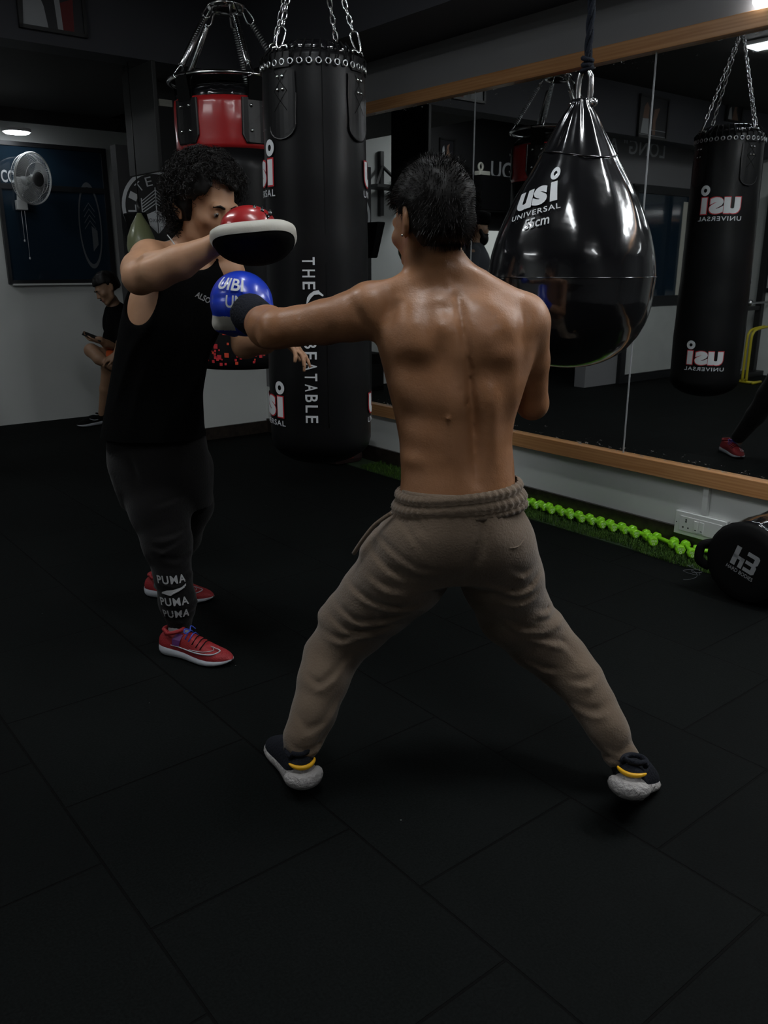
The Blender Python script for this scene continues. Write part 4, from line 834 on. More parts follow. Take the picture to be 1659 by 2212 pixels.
        me.update(); me.validate(); o = bpy.data.objects.new(name, me); S_.collection.objects.link(o); o.parent = parent
        s.V = V; s.Q = Q; return o
def frame(f, up=(0, 0, 1)):
    f = Vector(f).normalized(); r = f.cross(Vector(up)).normalized(); u = r.cross(f); return Matrix(((r.x, f.x, u.x), (r.y, f.y, u.y), (r.z, f.z, u.z)))
class Head:
    """local frame: x right of the face, y forward, z up; origin at the head centre"""
    def __init__(s, c, f, up=(0, 0, 1), k=1.0): s.c = Vector(c); s.R = frame(f, up); s.k = k
    def p(s, x, y, z): return s.c + s.R @ (Vector((x, y, z)) * s.k)
    def loc(s, P): return ((P - np.array(s.c)) @ np.array(s.R)) / s.k
    def build(s, S, face=True, jaw=1.0):
        p = s.p; k = s.k; R_ = s.R
        S.ell(p(0, -.015, .035), np.array((.074, .096, .085))*k, .015, R_)
        S.ell(p(0, .028, -.02), np.array((.062, .066, .088))*k, .02, R_)
        for x in (-1, 1):
            S.rc(p(x*.050, -.005, -.035), p(x*.046, .015, -.078*jaw), .020*k, .015*k, .02); S.rc(p(x*.046, .015, -.078*jaw), p(x*.014, .072, -.103), .015*k, .016*k, .018)
        S.ell(p(0, .074, -.100), np.array((.022, .017, .016))*k, .015, R_)
        for x in (-1, 1): S.ell(p(x*.046, .060, -.022), np.array((.020, .020, .018))*k, .02, R_)
        S.rc(p(-.036, .082, .020), p(.036, .082, .020), .012*k, k=.012)
        if face:
            for x in (-1, 1): S.ell(p(x*.031, .098, .001), np.array((.017, .018, .013))*k, .010, R_, sub=True)
            for x in (-1, 1): S.ell(p(x*.031, .079, .000), np.array((.0145, .013, .0125))*k, .004, R_)
            S.rc(p(0, .088, .018), p(0, .104, -.022), .0075*k, .010*k, .010); S.ell(p(0, .108, -.032), np.array((.012, .012, .010))*k, .008, R_)
            for x in (-1, 1): S.ell(p(x*.0135, .098, -.036), np.array((.008, .010, .008))*k, .006, R_)
            S.ell(p(0, .082, -.066), np.array((.030, .018, .022))*k, .012, R_)
            S.rc(p(-.018, .0925, -.0625), p(.018, .0925, -.0625), .0055*k, k=.005); S.rc(p(-.015, .0920, -.0735), p(.015, .0920, -.0735), .0065*k, k=.005)
            S.rc(p(-.022, .100, -.068), p(.022, .100, -.068), .0022*k, k=.004, sub=True)
        for x in (-1, 1):
            RE = R_ @ Matrix.Rotation(x*.45, 3, 'Z') @ Matrix.Rotation(.15, 3, 'X'); S.ell(p(x*.083, -.020, -.004), np.array((.0085, .021, .035))*k, .006, RE); S.ell(p(x*.090, -.012, .003), np.array((.006, .012, .021))*k, .004, RE, sub=True); S.ell(p(x*.080, -.010, -.034), np.array((.006, .008, .010))*k, .006, R_)
def eyes(h, parent, m_white, m_iris):
    for x in (-1, 1):
        mb = MB(); T = Matrix.Translation(h.p(x*.031, .0805, -.001)) @ h.R.to_4x4()
        mb.ball((0, 0, 0), .0115*h.k, 14, T=T); mb.ball((0, .0065*h.k, -.001), .0066*h.k, 10, 1, T=T); obj('eye', mb, [m_white, m_iris], parent, True)
def hand(S, wrist, palm_dir, palm_n, k=1.0, curl=.5, thumb=1, spread=.12, curls=None):
    """palm_n points out of the palm; thumb=+1 puts it on the palm_n x palm_dir side"""
    d = Vector(palm_dir).normalized(); n = (Vector(palm_n) - d*Vector(palm_n).dot(d)).normalized(); sd = n.cross(d) * thumb; w = Vector(wrist)
    S.rc(w, w + d*.03*k, .024*k, .026*k, .02)
    for i, x in enumerate((.027, .009, -.009, -.026)): S.rc(w + d*.02*k + sd*x*.7*k, w + d*(.085 - .004*abs(i-1))*k + sd*x*k, .0155*k, .0115*k, .012)
    for i, (x, L) in enumerate(((.029, .070), (.0095, .078), (-.0105, .073), (-.029, .058))):
        c = curls[i] if curls else curl; p = w + d*(.088 - .004*abs(i-1))*k + sd*x*k; dd = (d + sd*spread*(1.5-i)/1.5*.5).normalized(); r = .0088*k
        for j, f in enumerate((.45, .30, .25)):
            ang = c*(.9 if j == 0 else 1.1); ax = dd.cross(n).normalized(); dd = (dd*math.cos(ang) + n*math.sin(ang)).normalized(); q = p + dd*L*f*k
            S.rc(p, q, r, r*.9, .0025); p = q; r *= .9
    p = w + d*.018*k + sd*.022*k; q = p + (d*.7 + sd*.75 + n*.25).normalized()*.040*k; S.rc(p, q, .0145*k, .0105*k, .012)
    e = q + (d*.9 + sd*.15 + n*.35*(.5+curl)).normalized()*.032*k; S.rc(q, e, .0105*k, .0092*k, .003); S.rc(e, e + (d*.9 - sd*.1 + n*.5*(.5+curl)).normalized()*.024*k, .0092*k, .0078*k, .003)
def strands(mb, roots, normals, L, dirfn, rng, w=.0012, seg=4, jitter=.3):
    for p, nr in zip(roots, normals):
        q = Vector(p); l = L*rng.uniform(.6, 1.2); d = (Vector(nr) + Vector((rng.gauss(0, jitter), rng.gauss(0, jitter), rng.gauss(0, jitter)))).normalized(); pts = [q]
        for i in range(seg): d = (d + Vector(dirfn(q)) * .5).normalized(); q = q + d*l/seg; pts.append(q)
        t = d.cross(Vector((.3, .2, .9))).normalized()*w; V = []
        for i, a in enumerate(pts): f = 1 - .75*i/seg; V += [a - t*f, a + t*f]
        mb.add(V, [(2*i, 2*i+1, 2*i+3, 2*i+2) for i in range(seg)])
def curls_(mb, roots, normals, L, rng, rad=.008, w=.0013, turns=2.2, grav=.5):
    for p, nr in zip(roots, normals):
        l = L*rng.uniform(.6, 1.3); d = (Vector(nr) + Vector((rng.gauss(0, .35), rng.gauss(0, .35), rng.gauss(0, .35)-grav*.3))).normalized(); a = d.cross(Vector((.1, .3, .9))).normalized(); b = d.cross(a)
        ph = rng.uniform(0, 6.28); r_ = rad*rng.uniform(.6, 1.4); n_ = 11; pts = []
        for i in range(n_): t = i/(n_-1); pts.append(Vector(p) + d*l*t + Vector((0, 0, -grav*l*t*t)) + (a*math.cos(ph+turns*6.28*t) + b*math.sin(ph+turns*6.28*t))*r_*min(1, t*3))
        mb.tube(pts, [w*(1-.6*i/n_) for i in range(n_)], 3, cap=False)
def surf_samples(S, n, rng, keep):
    V, Q = S.V, S.Q; P = V[Q]; c = P.mean(1); nr = np.cross(P[:, 2]-P[:, 0], P[:, 3]-P[:, 1]); nr /= np.linalg.norm(nr, axis=1)[:, None] + 1e-12
    k = np.argwhere(keep(c, nr)).ravel(); s = rng.choice(len(k), n); return c[k[s]], nr[k[s]]
SK = lambda name, c, c2: mat(name, c, .5, spec=.4, coat=.22, coatr=.32, bump=[(260, .10), (55, .10), (9, .15)], vary=(9, c2), rvary=(16, .28, .55))
M.update(skin1=SK('tanned_skin', (.30, .135, .062), (.37, .175, .085)), skin2=mat('warm_skin', (.42, .22, .125), .5, spec=.4, bump=(60, .08), vary=(9, (.47, .26, .15))), skin3=mat('brown_skin', (.30, .17, .10), .55, bump=(60, .05)),
    lip=mat('lips', (.30, .10, .075), .45), hair=mat('black_hair', (.0045, .0035, .003), .5, spec=.22), sclera=mat('eye_white', (.24, .215, .19), .35), iris=mat('dark_iris', (.012, .007, .004), .15),
    jogger=mat('taupe_jersey', (.150, .108, .076), .92, spec=.1, bump=[(180, .25), (22, .15)], sheen=.25, vary=(12, (.170, .124, .088))),
    charcoal=mat('charcoal_jersey', (.0075, .0068, .0070), .92, spec=.08, bump=(120, .2), sheen=.1), blacktee=mat('black_cotton', (.0028, .0028, .003), .95, spec=.06, bump=(120, .2)),
    blueg=mat('blue_glove_vinyl', (.012, .045, .52), .3, coat=.5, coatr=.15, bump=(14, .15)), navy=mat('navy_knit', (.011, .0125, .018), .85, spec=.15, bump=(150, .5)), shoered=mat('red_mesh', (.27, .009, .013), .65, bump=(220, .3)),
    sole=mat('white_sole', (.46, .48, .52), .55), solegrey=mat('textured_grey_sole', (.36, .34, .33), .6, bump=(90, .9)), yel=mat('yellow_strip', (.80, .42, .01), .4), black_sole=mat('black_outsole', (.006, .006, .006), .8),
    padwhite=mat('cream_leather', (.55, .53, .47), .5, bump=(30, .2)), orange=mat('orange_shorts', (.75, .12, .02), .7), lace=mat('blue_lace', (.03, .07, .45), .6), purple=mat('purple_panel', (.10, .02, .13), .5), silver=mat('reflective_print', (.42, .42, .43), .4))
def shoe(name, heel, toe, parent, style, z0=0.0, pitch=0.0, roll=0.0):
    """heel/toe: ground points; returns frame map"""
    h = Vector(heel); t = Vector(toe); L = (t - h).length; f = (t - h).normalized(); r = f.cross(Vector((0, 0, 1))).normalized(); u = r.cross(f)
    if pitch:   # heel lifted: rotate about the ball of the foot
        pass
    def P(x, y, z): return h + f*(y*L) + r*x + u*z                    # x right, y 0..1, z up
    st = [0, .02, .06, .12, .20, .30, .42, .54, .66, .76, .85, .92, .97, 1.0]
    wd = [.012, .024, .033, .037, .037, .035, .036, .041, .046, .047, .043, .034, .022, .008]
    sk = [.002, .002, .0, -.001, -.002, -.002, 0, .003, .004, .003, .0, -.003, -.006, -.008]
    bot = [.020, .010, .004, .001, .001, .001, .001, .001, .001, .002, .005, .009, .014, .019]
    tops = [.040, .044, .045, .044, .041, .038, .036, .033, .031, .029, .028, .027, .026, .024]
    if style == 'grey': tops = [t_*(1.75 - .75*min(1, i/6)) for i, t_ in enumerate(tops)]; wd = [q*1.06 for q in wd]
    uph = [.050, .078, .092, .094, .090, .090, .098, .092, .076, .064, .056, .049, .040, .028]
    mb = MB(); V = []; n = 16
    for i, y in enumerate(st):
        for k in range(n):
            a = 2*math.pi*k/n; c, s_ = math.cos(a), math.sin(a); z = bot[i] + (tops[i]-bot[i])*(.5 + .5*math.copysign(abs(s_)**.5, s_)); x = math.copysign(abs(c)**.4, c)*wd[i]*(1.10 if s_ < .2 else 1.03) + sk[i]; V.append(P(x, y - (.012 if i == 0 else 0), z))
    Fc = [(i*n+k, i*n+(k+1) % n, (i+1)*n+(k+1) % n, (i+1)*n+k) for i in range(len(st)-1) for k in range(n)] + [tuple(range(n))[::-1], tuple((len(st)-1)*n+k for k in range(n))]
    mb.add(V, Fc); so_ = obj('sole', mb, M['sole'] if style == 'red' else M['solegrey'], parent, True)
    mb = MB(); V = []; n = 18
    for i, y in enumerate(st):
        for k in range(n):
            a = -.25 + (math.pi + .5)*k/(n-1); c, s_ = math.cos(a), math.sin(a); w_ = wd[i]*.98
            ank = 1.0 if .04 < y < .36 else 0; z = tops[i] - .004 + (uph[i]-tops[i])*max(-.2, s_)**1; x = math.copysign(abs(c)**.75, c)*w_*(1 - .18*ank*max(0, s_)); V.append(P(x + sk[i], y, z))
    Fc = [(i*n+k, i*n+k+1, (i+1)*n+k+1, (i+1)*n+k) for i in range(len(st)-1) for k in range(n-1)] + [tuple(range(n)), tuple((len(st)-1)*n+k for k in range(n))[::-1]]
    mb.add(V, [q[::-1] for q in Fc]); up_ = obj('upper', mb, M['shoered'] if style == 'red' else M['navy'], parent, True)
    mb = MB(); cc = P(sk[3], .17, .088)                                # collar
    mb.tube([P(.030*math.cos(a), .19 + .125*math.sin(a), .092 + .010*math.sin(a) + (.014 if math.sin(a) < -.5 else 0)) for a in np.linspace(0, 2*math.pi, 25)[:-1]], .0075, 8, closed=True); obj('collar', mb, M['shoered'] if style == 'red' else M['navy'], parent, True)
    def side(y, z, o, sgn=1):      # point on the outer side of the upper
        i = min(len(st)-2, max(0, int(np.searchsorted(st, y) - 1))); t_ = (y - st[i])/(st[i+1]-st[i]); L_ = lambda q: q[i]*(1-t_) + q[i+1]*t_
        tp_, up2 = L_(tops), L_(uph); s_ = min(.995, max(0, (z - tp_ + .004)/(up2 - tp_))); c = math.sqrt(1 - s_*s_); return P(sgn*((c**.75)*L_(wd)*.98 + o) + L_(sk), y, z + o*s_)
    return P, side, up_, so_
# ------------------------------------------------------------------ the boxer
NPR = np.random.default_rng(3); RNG = random.Random(9)
def P3(*a): return [Vector(fd(x, y, d)) for x, y, d in a]
def row(y, xl, xr, b, d):
    a = fd(xl, y, d); c = fd(xr, y, d); return ((a.z + c.z)/2, (a.x + c.x)/2, d, abs(c.x - a.x)/2, b)
bx = empty('person', (.2, 2.1, 0)); tag(bx, 'bare-backed boxer in taupe joggers and blue glove throwing a straight left', 'person')
S = SDF((-.50, 1.72, .02), (.62, 2.62, 1.66), .0068)
tor = [row(1150, 850, 1130, .10, 2.07), row(1100, 858, 1125, .105, 2.07), row(1050, 866, 1112, .100, 2.07), row(1000, 866, 1110, .096, 2.08), row(950, 863, 1104, .100, 2.09), row(900, 853, 1110, .108, 2.10),
       row(850, 841, 1126, .116, 2.10), row(800, 829, 1144, .122, 2.11), row(750, 815, 1158, .125, 2.11), row(700, 808, 1164, .120, 2.11), row(665, 818, 1150, .105, 2.12), row(640, 842, 1118, .088, 2.12), row(615, 872, 1070, .068, 2.13), row(595, 900, 1030, .055, 2.13)]
S.loft(tor, .02)
nb, hd = fd(965, 610, 2.13), fd(930, 480, 2.14)
S.chain(P3((970, 640, 2.13), (955, 590, 2.13), (938, 530, 2.14)), [.070, .060, .058], .03)
H1 = Head(fd(928, 481, 2.13), (-.54, .80, -.22), (.04, .0, 1), 1.04); H1.build(S)
# trapezius, shoulders
S.rc(fd(950, 585, 2.10), fd(850, 632, 2.10), .030, .036, .035); S.rc(fd(985, 590, 2.10), fd(1105, 655, 2.11), .034, .036, .035)
S.ell(fd(802, 668, 2.12), (.070, .066, .068), .03); S.ell(fd(1140, 690, 2.12), (.050, .060, .062), .03)
S.ell(fd(1128, 668, 2.20), (.040, .040, .045), .02)
# left arm, stretched to the left and away
S.chain(P3((805, 672, 2.12), (760, 684, 2.14), (700, 697, 2.17), (645, 704, 2.20), (600, 710, 2.22)), [.064, .060, .054, .049, .050], .015)
S.chain(P3((600, 710, 2.22), (578, 706, 2.29), (556, 694, 2.37), (538, 682, 2.44)), [.052, .056, .044, .034], .012)
S.bump(fd(690, 662, 2.12), (.05, .05, .03), .005); S.ell(fd(577, 735, 2.21), (.022, .022, .020), .02)
# right arm, guard held in front
S.chain(P3((1143, 700, 2.12), (1146, 780, 2.16), (1150, 872, 2.20)), [.052, .047, .040], .015)
S.chain(P3((1150, 872, 2.20), (1120, 810, 2.30), (1060, 745, 2.42)), [.043, .044, .030], .012)
# back muscles
b_ = lambda x, y, rx, ry, amp, d=1.99: S.bump(fd(x, y, d), (rx*.0011, .07, ry*.0011), amp)
spine = P3((985, 600, 2.01), (997, 680, 2.0), (1008, 760, 2.0), (1018, 850, 2.0), (1024, 930, 2.0), (1028, 1040, 2.0))
S.line(spine, .010, -.014, .09); S.line(P3((1012, 800, 2.0), (1020, 870, 2.0), (1026, 960, 2.0), (1030, 1040, 2.0)), .022, -.010, .09)
for s_ in (-1, 1): S.line(P3((1015 + s_*45, 820, 2.0), (1022 + s_*42, 900, 2.0), (1028 + s_*40, 1020, 2.0)), .026, .012, .09)
b_(953, 640, 22, 18, .007); b_(965, 668, 18, 14, -.005); b_(955, 705, 20, 22, .006); b_(905, 642, 44, 28, .007); b_(872, 655, 26, 24, .004)
b_(925, 700, 16, 50, -.006); b_(880, 700, 50, 30, .007); b_(895, 748, 48, 26, .007); b_(905, 795, 52, 24, -.005); b_(950, 765, 16, 28, -.006); b_(845, 690, 22, 34, -.007, 2.03)
b_(1062, 652, 40, 28, .007); b_(1030, 700, 24, 50, .006); b_(1090, 690, 34, 40, .007); b_(1052, 735, 26, 26, .006); b_(1085, 770, 40, 22, .006); b_(1055, 810, 34, 26, -.005); b_(1130, 720, 14, 60, -.007, 2.03)
b_(860, 830, 34, 60, .006); b_(875, 900, 30, 22, -.004); b_(1115, 850, 22, 60, .005, 2.03); b_(900, 950, 40, 30, .004); b_(885, 1000, 40, 20, .006); b_(940, 905, 40, 30, -.003); b_(985, 625, 14, 12, .007, 2.03); b_(968, 612, 8, 8, .004, 2.03)
S.bump(fd(800, 640, 2.07), (.045, .04, .03), .008); S.line(P3((838, 605, 2.10), (846, 645, 2.06), (842, 690, 2.03)), .018, -.007, .06); S.line(P3((760, 640, 2.10), (775, 680, 2.07), (800, 720, 2.06)), .014, -.006, .05)
S.line(P3((900, 590, 2.09), (925, 578, 2.07), (950, 572, 2.07)), .004, -.003, .03)
# hidden legs
S.chain(P3((930, 1150, 2.08), (860, 1240, 2.13), (768, 1345, 2.18), (698, 1470, 2.12), (652, 1600, 2.025)), [.085, .080, .050, .044, .034], .02)
S.chain(P3((1060, 1150, 2.08), (1108, 1320, 2.16), (1190, 1407, 2.175), (1251, 1470, 2.13), (1309, 1568, 2.05), (1338, 1630, 2.02)), [.085, .075, .050, .046, .038, .033], .02)
def skin_idx(Hd):
    def f(C):
        q = Hd.loc(C); lip = (np.abs(q[:, 0]) < .023) & (q[:, 1] > .085) & (q[:, 2] > -.081) & (q[:, 2] < -.056); return lip.astype(int)
    return f
S.mesh('body', [M['skin1'], M['lip']], bx, matfn=skin_idx(H1)); eyes(H1, bx, M['sclera'], M['iris'])
def hair_cap(Hd, parent, h, grow, zmin, fmin, mat_, fn=None, extra=None, lo=-.16, hi=.2):
    c = np.array(Hd.c); Q = SDF(c - .19*Hd.k, c + .21*Hd.k, h)
    Q.ell(Hd.p(0, -.016, .036), np.array((.074+grow, .096+grow, .085+grow*1.15))*Hd.k, .015, Hd.R); Q.ell(Hd.p(0, -.045, -.02), np.array((.066+grow*.7, .055+grow, .06))*Hd.k, .02, Hd.R)
    if extra: extra(Q)
    q = np.stack(np.meshgrid(*Q.ax, indexing='ij'), -1).reshape(-1, 3); l = Hd.loc(q); fr = fmin(l) if callable(fmin) else (l[:, 2] - zmin)
    cut = -fr.reshape(Q.F.shape).astype(np.float32); hh = np.clip(.5 - .5*(cut - Q.F)/-.012, 0, 1); Q.F = np.maximum(Q.F, cut)
    if fn: Q.F += fn(l).reshape(Q.F.shape).astype(np.float32)
    o = Q.mesh('hair', mat_, parent); return Q, o
# hairline: above the ear at the sides, high on the forehead, low at the nape
line1 = lambda l: np.minimum(l[:, 2] - (np.where(l[:, 1] > .0, .035 + .35*np.clip(l[:, 1]-.0, 0, .2), np.where(l[:, 1] < -.03, -.065, .012))), .085 - l[:, 1] + .4*l[:, 2])
Q1, ho = hair_cap(H1, bx, .005, .017, 0, line1, M['hair'], fn=lambda l: .003*np.sin(l[:, 0]*90)*np.sin(l[:, 1]*80)*np.sin(l[:, 2]*85))
pt, nr = surf_samples(Q1, 5000, NPR, lambda c, n: (H1.loc(c)[:, 2] > .0) | (H1.loc(c)[:, 1] < -.05))
mb = MB(); hup = lambda q: (H1.R @ Vector((0, .3, -.55)))
strands(mb, pt, nr, .017, hup, RNG, w=.0008, seg=3, jitter=.22); obj('hair_strands', mb, M['hair'], bx)
mb = MB(); mb.ball(H1.p(-.082, -.002, -.034), .0035, 8); obj('ear_stud', mb, M['chrome'], bx, True)
# blue glove on the left hand
gl = fd(522, 654, 2.47); wr = fd(545, 684, 2.42); gd = (gl - wr).normalized()
G = SDF(np.array(gl) - .18, np.array(gl) + .18, .0045)
Rg = frame(Vector((-.25, .9, .35)), (0.3, 0, 1)); G.ell(gl, (.090, .092, .088), .01, Rg); G.ell(gl + Vector((.018, .02, -.045)), (.062, .065, .045), .03); G.rc(gl + Vector((.035, -.03, -.03)), wr, .058, .048, .02)
G.rc(gl + Vector((-.055, -.02, -.055)), gl + Vector((-.035, .05, -.075)), .030, .026, .012); G.line([gl + Vector((-.09, -.06, .01)), gl + Vector((0, -.09, .022)), gl + Vector((.09, -.06, .0))], .006, -.004, .1)
gc = np.array(gl)
def gmat(C): q = C - gc; return np.where((q[:, 2] < -.035) & (q[:, 0] < -.012) & (q[:, 2] > -.075), 1, 0)
go_ = G.mesh('boxing_glove', [M['blueg'], M['padwhite']], bx, matfn=gmat)
mb = MB(); cfa = fd(538, 676, 2.40); cfb = fd(560, 692, 2.355); dv = (cfb - cfa).normalized(); mb.tube([cfa - dv*.015, cfa, cfb, cfb + dv*.012], [.052, .056, .053, .047], 24); obj('glove_cuff', mb, M['navy'], go_, True)
def gmap(az, el, o): r = .0935 + o; return gl + Vector((math.sin(az)*math.cos(el)*r, -math.cos(az)*math.cos(el)*r*1.0, math.sin(el)*r*.97))
mb = MB(); put_text(mb, 'UIBI', gmap, -.22, .62, .95, .42, off=.003, rot=-.12, bold=.02, step=.08); put_text(mb, 'UMBI', gmap, .12, .06, .85, .36, off=.004, rot=-.05, bold=.02, step=.08); obj('lettering', mb, M['white'], go_)
# second glove, held in guard in front of the chest
g2 = fd(1035, 725, 2.46); G = SDF(np.array(g2) - .15, np.array(g2) + .15, .008); G.ell(g2, (.075, .08, .085), .01); G.rc(g2, fd(1060, 745, 2.40), .06, .045, .02); G.rc(g2 + Vector((-.05, 0, -.02)), g2 + Vector((-.05, .03, .03)), .026, .024, .012); o = G.mesh('boxing_glove', M['blueg'], bx)
# joggers
J = SDF((-.50, 1.72, .02), (.86, 2.5, 1.02), .0068)
J.loft([row(1048, 866, 1114, .110, 2.07), row(1075, 864, 1118, .114, 2.07), row(1100, 858, 1128, .118, 2.07), row(1140, 840, 1140, .126, 2.07), row(1190, 824, 1150, .130, 2.08), row(1235, 830, 1140, .110, 2.10)], .03)
J.chain(P3((912, 1180, 2.08), (868, 1238, 2.11), (818, 1290, 2.15), (770, 1340, 2.18), (718, 1415, 2.17), (698, 1470, 2.12), (678, 1538, 2.07), (654, 1592, 2.03), (650, 1612, 2.02)), [.120, .116, .104, .094, .072, .067, .058, .048, .044], .03)
J.chain(P3((1062, 1180, 2.08), (1085, 1250, 2.12), (1110, 1320, 2.16), (1163, 1380, 2.18), (1212, 1427, 2.17), (1251, 1470, 2.13), (1283, 1522, 2.09), (1309, 1568, 2.05), (1338, 1628, 2.02)), [.112, .106, .098, .086, .074, .064, .056, .050, .045], .03)
J.bump(fd(935, 1175, 1.95), (.075, .06, .075), .012); J.bump(fd(1065, 1175, 1.95), (.06, .06, .07), .012); J.line(P3((1045, 1090, 1.95), (1040, 1180, 1.94), (1010, 1250, 1.97)), .012, -.010, .06)
fold = lambda pts, sg=.009, am=-.007, d=2.05: J.line([fd(x, y, d) for x, y in pts], sg, am, .12)
for pts in ([(810, 1150), (850, 1175), (900, 1200), (935, 1205)], [(800, 1185), (840, 1215), (880, 1225)], [(745, 1270), (800, 1290), (860, 1300), (905, 1290)], [(715, 1320), (770, 1345), (830, 1335), (880, 1310)], [(700, 1345), (745, 1372), (800, 1372), (850, 1345)], [(690, 1385), (730, 1395), (770, 1380), (810, 1352)],
            [(655, 1465), (690, 1480), (725, 1460), (755, 1425)], [(640, 1530), (665, 1555), (700, 1545), (735, 1500)], [(625, 1570), (650, 1590), (690, 1590), (712, 1560)], [(615, 1592), (640, 1608), (675, 1612)],
            [(1060, 1240), (1100, 1262), (1140, 1258), (1165, 1235)], [(1075, 1275), (1120, 1290), (1160, 1275)], [(1090, 1330), (1130, 1358), (1170, 1365), (1225, 1362)], [(1160, 1318), (1190, 1335), (1203, 1330)], [(1150, 1350), (1190, 1352), (1215, 1350)], [(1135, 1372), (1180, 1392), (1225, 1405), (1255, 1440)],
            [(1140, 1440), (1180, 1460), (1215, 1462)], [(1230, 1478), (1270, 1478), (1300, 1465)], [(1240, 1525), (1280, 1528), (1310, 1515)], [(1300, 1590), (1325, 1600), (1345, 1588), (1350, 1562)], [(1290, 1615), (1315, 1608), (1345, 1612)], [(865, 1115), (890, 1140), (905, 1165)], [(900, 1112), (915, 1135)], [(1090, 1200), (1120, 1225), (1145, 1215)], [(790, 1230), (830, 1250), (870, 1255)]):
    fold(pts); fold([(x + 2, y + 11) for x, y in pts], .009, .006)
fold([(843, 1120), (800, 1150), (775, 1185), (757, 1205)], .010, .010, 2.12)
pk = P3((843, 1112, 2.05), (800, 1140, 2.08), (770, 1180, 2.1), (755, 1200, 2.12))
for (x, y, d, rx, rz) in ((690, 1320, 2.2, .03, .02), (668, 1400, 2.2, .02, .03), (1200, 1338, 2.15, .02, .012), (1350, 1580, 2.03, .015, .02), (1376, 1640, 2.01, .018, .016)): J.bump(fd(x, y, d), (rx, .06, rz), .010)
J.rc(fd(1380, 1652, 1.99), fd(1362, 1632, 2.0), .014, .02, .02)
jo = J.mesh('joggers', M['jogger'], bx)
# gathered waistband
mb = MB(); rows = [(1044, 868, 1113, 0), (1049, 864, 1116, .007), (1056, 864, 1117, .010), (1064, 866, 1118, .004), (1070, 862, 1120, .009), (1080, 858, 1124, .012), (1089, 860, 1126, .004), (1093, 858, 1128, .007), (1101, 857, 1129, .007), (1106, 862, 1128, -.010)]; n = 220; V = []
tilt = lambda x: -0.085*(x - 990)        # band rises to the right
for y, xl, xr, o in rows:
    a = fd(xl, y, 2.07); c = fd(xr, y, 2.07); cx = (a.x + c.x)/2; rx = (c.x - a.x)/2 + .004 + o; ry = .112 + o; z = (a.z + c.z)/2
    for k in range(n):
        t = 2*math.pi*k/n; wv = 1 + (.010 if o > .003 else .016)*math.sin(t*46 + 2*math.sin(t*5)); px_ = cx + rx*wv*math.copysign(abs(math.cos(t))**.9, math.cos(t)); V.append(Vector((px_, 2.07 + ry*wv*math.copysign(abs(math.sin(t))**.9, math.sin(t)), z + .10*(px_ - cx)*1.0)))
mb.add(V, [(i*n+k, (i+1)*n+k, (i+1)*n+(k+1) % n, i*n+(k+1) % n) for i in range(len(rows)-1) for k in range(n)]); obj('waistband', mb, M['jogger'], jo, True)
mb = MB(); mb.tube(smooth(P3((1084, 1180, 1.955), (1100, 1184, 1.958), (1120, 1180, 1.968), (1135, 1160, 1.99))), .0022, 5); mb.tube(smooth(P3((1084, 1180, 1.955), (1084, 1200, 1.953))), .0016, 5); obj('back_pocket', mb, M['jogger'], jo, True)
mb = MB(); mb.tube(smooth(P3((846, 1108, 2.03), (812, 1132, 2.045), (786, 1163, 2.06), (764, 1196, 2.08))), .006, 6); obj('side_pocket', mb, M['jogger'], jo, True)
# grey running shoes
def boxer_shoe(heel, toe, name):
    s = empty(name, heel); return s
h1 = fz(662, 1722, 0); t1 = Vector((h1.x - .115, h1.y + .265, 0))
sl = obj('shoe', MB().box((h1.x, h1.y+.05, .02), (h1.x+.01, h1.y+.06, .03)), M['navy'], bx)
def grey_shoe(heel, toe, lift, par):
    Pm, side, up_, so_ = shoe('shoe', heel, toe, par, 'grey')
    L = (Vector(toe) - Vector(heel)).length
    mb = MB(); mb.tube([Pm(.036*math.cos(a), .095 - .105*math.sin(a)*(-1), .068 + .008*abs(math.cos(a))**2) for a in np.linspace(math.pi*1.02, math.pi*1.98, 21)], [.001 + .0055*math.sin(math.pi*i/20)**.6 for i in range(21)], 8); obj('heel_stripe', mb, M['yel'], par, True)
    mb = MB(); mb.tube([Pm(.040*math.cos(a), .088 + .100*math.sin(a), .034 + .004*math.cos(a*2)) for a in np.linspace(math.pi*.95, math.pi*2.05, 21)], [.006 + .018*math.sin(math.pi*i/20)**.5 for i in range(21)], 12, flat=1.0); obj('heel_sole', mb, M['solegrey'], par, True)
    mb = MB(); mb.tube([Pm(.026*math.cos(a), .11 + .10*math.sin(a), .006) for a in np.linspace(math.pi, 2*math.pi, 13)], .0065, 6); mb.box(Pm(-.006, -.012, .004) - Vector((.004, .0, .004)), Pm(-.006, -.012, .004) + Vector((.002, .01, .016))) ; obj('outsole', mb, M['black_sole'], par, True)
    return up_, so_
def lift_parts(par, before, heel, toe, ang):
    """tilt the new children of par about the toe by ang"""
    h = Vector(heel); t = Vector(toe); f = (t - h).normalized(); r = f.cross(Vector((0, 0, 1))); piv = h + f*((t-h).length*.72) - par.matrix_basis.translation
    Mx = Matrix.Translation(piv) @ Matrix.Rotation(-ang, 4, r) @ Matrix.Translation(-piv)
    for o in bpy.data.objects:
        if o.parent == par and o.name not in before: o.data.transform(Mx)
bpy.data.objects.remove(sl)
before = {o.name for o in bpy.data.objects}; grey_shoe(h1, t1, 0, bx); lift_parts(bx, before, h1, t1, .10)
before = {o.name for o in bpy.data.objects}; h2 = fz(1345, 1790, 0); t2 = Vector((h2.x + .13, h2.y + .255, 0)); grey_shoe(h2, t2, 0, bx); lift_parts(bx, before, h2, t2, .36)
for nm, pts, rr in (('sock', ((652, 1606, 2.02), (650, 1655, 2.00)), (.036, .034)), ('sock', ((1340, 1630, 2.01), (1356, 1680, 1.995)), (.036, .034))):
    mb = MB(); mb.tube(P3(*pts), list(rr), 16); obj(nm, mb, M['navy'], bx, True)
